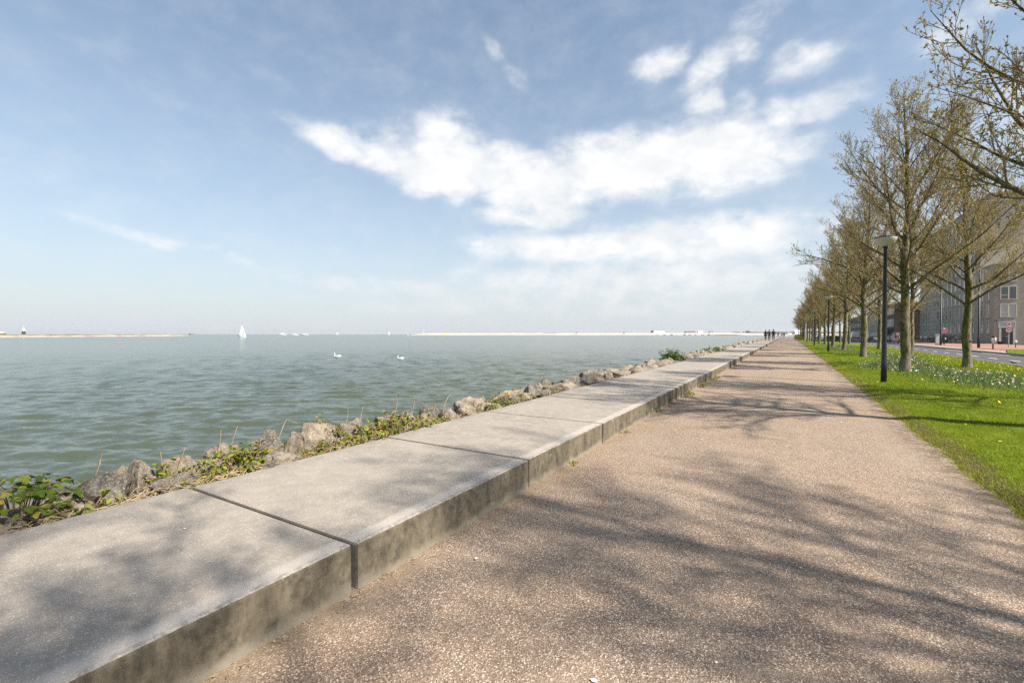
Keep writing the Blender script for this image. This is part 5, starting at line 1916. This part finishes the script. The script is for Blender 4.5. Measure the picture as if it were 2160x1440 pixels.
bank('far_dike', seg((-430, -160), (-530, 103), 40) + seg((-530, 103), (-677, 306), 50)[1:], (-.9, .2), [(-3, -2.0), (0, -1.3), (7, -.2), (12, .7), (30, .95), (60, .8), (75, -2)], [M['dike'], M['scrub']], 3)
bank('sand_bank', seg((-705, 745), (-150, 1182), 90) + seg((-150, 1182), (120, 1330), 30)[1:], (-.62, .79), [(-4, -2.0), (0, -1.3), (12, .4), (40, 3.2), (160, 3.6), (220, -2)], [M['sand'], M['sand']], 9)
bank('breakwater', seg((-128, 940), (-66, 978), 16), (-.5, .86), [(-2, -2), (0, -1.3), (2, .0), (5, .15), (8, -.4), (10, -2)], [M['soil'], M['soil']], 5)
bank('far_land', seg((-420, 1510), (260, 1860), 60) + seg((260, 1860), (900, 1900), 30)[1:], (-.5, .86), [(-4, -2), (0, -1.0), (20, 1.6), (60, 3.2), (600, 4.5), (900, -2)], [M['sand'], M['scrub']], 6)
# beacon tower and hall on the left shore
bt = empty('beacon_tower', (-598.5, 130.8, .5)); tag(bt, 'small beacon tower with white lantern on dark legs on the left shore', 'tower')
for sx in (-1, 1):
    for sy in (-1, 1):
        MB().tube([(sx * 1.1, sy * 1.1, -1), (sx * .8, sy * .8, 3.6)], .22, 6).build('leg', M['darkgrey'], bt)
MB().box((0, 0, 1.8), (1.7, 1.7, 3.2), taper=.85).build('lattice_core', M['darkgrey'], bt)
MB().lathe([(1.5, 3.6), (1.5, 4.0), (1.0, 4.05), (1.0, 5.2), (.7, 5.9), (.1, 6.2)], 14).build('lantern', M['white'], bt, smooth=False)
MB().tube([(0, 0, 6.0), (0, 0, 8.2)], .1, 6).build('mast', M['white'], bt)
hl = empty('white_hall', (-613, 117, .8), R(31)); tag(hl, 'long low white hall at the left end of the left shore', 'building')
MB().box((-4, 0, .6), (18, 6, 1.6)).build('wall', M['scrub'], hl)
MB().extrude([(-3.4, 1.4), (3.4, 1.4), (0, 2.4)], 0, -13.3, 5.3).build('roof', M['white'], hl)
sd_ = MB().box((-664, 298, 1.0), (6, 4, 1.2)).build('stone_hut', M['scrub']); tag(sd_, 'low hut on the tip of the left shore', 'hut')


def far_building(x, y, z, w, d, h, mat, label, rz=R(31), roof=True, name='far_building'):
    t = empty(name, (x, y, z), rz); tag(t, label, 'building')
    MB().box((0, 0, h / 2 - 1), (w, d, h + 2)).build('wall', mat, t)
    if roof: MB().extrude([(-d / 2 - .3, h + .01), (d / 2 + .3, h + .01), (0, h + d * .25)], 0, -w / 2, w / 2).build('roof', M['roofdark'] if mat != M['white'] else M['white'], t)
    nw = int(w // 6)
    me = None
    for k in range(nw):
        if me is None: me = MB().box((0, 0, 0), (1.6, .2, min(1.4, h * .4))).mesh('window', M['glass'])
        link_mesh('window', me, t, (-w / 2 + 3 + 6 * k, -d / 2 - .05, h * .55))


M['farwhite'] = M['white']
far_building(-337, 1431, 3.5, 34, 12, 2.6, M['white'], 'long white hall left of the white cluster on the far shore')
far_building(-255, 1475, 4, 30, 14, 1.8, M['cornice'], 'low white hall in the middle of the far shore')
far_building(-198, 1290, 2.5, 12, 9, 4.2, M['white'], 'bright white block standing out on the far sand')
far_building(-172, 1300, 2.5, 12, 8, 4, M['cornice'], 'cream block right of the bright white block on the far sand')
far_building(-3.7, 697.5, -.3, 7, 4, 2.0, M['cornice'], 'white shed behind the two distant walkers')
far_building(15.9, 1059, 2.2, 15, 9, 3.6, M['white'], 'white gabled house on the far shore left of the tree row')
far_building(44, 1075, 2.2, 14, 9, 3, M['pave'], 'cream house at the far shore beside the tree row')
far_building(-20, 1105, 2.2, 14, 9, 2, M['pave'], 'low cream house left of the white gabled house')
dl = MB().box((-470.6, 952.3, 3.5), (34, 2, .5), rz=R(31)); tag(dl.build('dredging_pipe', M['darkgrey']), 'long dark pipe lying on top of the white sand bank', 'pipe')
r = random.Random(3)
for i, (x, y) in enumerate(((-520, 905), (-418, 985), (-372, 1024), (-330, 1060), (-262, 1112))):
    t = empty('site_cabin', (x, y, 3.0), R(31)); tag(t, '%s small dark cabin on the sand bank counted from the dark pipe' % ORD[i], 'cabin', 'cabins on the sand bank')
    MB().box((0, 0, 1.0), (r.uniform(2, 4), 2.5, 2.0)).build('wall', M['darkgrey'] if i % 2 else M['white'], t)
    MB().box((0, 0, 2.1), (3.6, 2.8, .25)).build('roof', M['darkgrey'], t)
for i in range(9):
    x = -255 + i * 12 + r.uniform(-3, 3); y = 1090 + i * 7 + r.uniform(-3, 3)
    t = empty('moored_boat', (x, y, -1.3), R(r.uniform(-70, -40))); tag(t, 'tiny dark boat moored along the far sand', 'boat', 'boats moored along the far sand')
    hull(7, 2.2, 1.0, M['darkgrey'] if i % 3 else M['hullgrey'], t)
    MB().box((0, -.5, 1.4), (1.4, 2.6, .8), taper=.8).build('cabin', M['white'] if i % 2 else M['darkgrey'], t)
# far trees: clumps one can tell apart, then the wooded skyline as one mass
for i, (x, y, w, h) in enumerate(((-378, 1523, 9, 9), (-110, 1660, 11, 8))):
    r = random.Random(i + 50)
    t = empty('far_tree', (x, y, 3)); tag(t, ['round far tree standing alone left of the white halls', 'round far tree at the left end of the wooded skyline'][i], 'tree')
    MB().tube([(0, 0, -2), (0, 0, h * .6)], [.5, .25], 6).build('trunk', M['bark'], t)
    sp = [((r.gauss(0, .33) * w, r.gauss(0, .33) * w, h * .62 + r.gauss(0, .2) * h), (r.gauss(0, 1), r.gauss(0, 1), r.gauss(0, 1))) for _ in range(500)]
    V, F, tone = leaf_cloud(r, sp, 1.6)
    link_mesh('crown', fast_mesh('crown', V, F, [M['farleaf']], attr=tone), t)
r = random.Random(90)
sp = []
for i in range(5200):
    f = r.random()
    x = -160 + f * 1000 + r.gauss(0, 6); y = 1760 + f * 130 + r.gauss(0, 14)
    hh = 5.0 + 3.5 * mnoise.noise(Vector((x * .02, 0, 3))) + 2.0 * mnoise.noise(Vector((x * .09, 0, 8)))
    sp.append(((x, y, 3 + hh * r.random() ** .7), (r.gauss(0, 1), r.gauss(0, 1), r.gauss(0, 1))))
V, F, tone = leaf_cloud(r, sp, 3.2)
tag(link_mesh('woods', fast_mesh('woods', V, F, [M['farleaf']], attr=tone)), 'wooded skyline along the far shore', 'woods', kind='stuff')

# ================================================================== air
HAZE = 0.00007
if HAZE:
    hm = bpy.data.materials.new('air_haze'); hm.use_nodes = True
    nt = hm.node_tree; nt.nodes.clear()
    pv = nt.nodes.new('ShaderNodeVolumePrincipled'); ou = nt.nodes.new('ShaderNodeOutputMaterial')
    pv.inputs['Color'].default_value = (.9, .93, .97, 1); pv.inputs['Density'].default_value = HAZE; pv.inputs['Anisotropy'].default_value = .2
    nt.links.new(pv.outputs[0], ou.inputs['Volume'])
    hz = MB().box((0, 0, 14), (19000, 19000, 36)).build('haze', hm)
    tag(hz, kind='stuff')
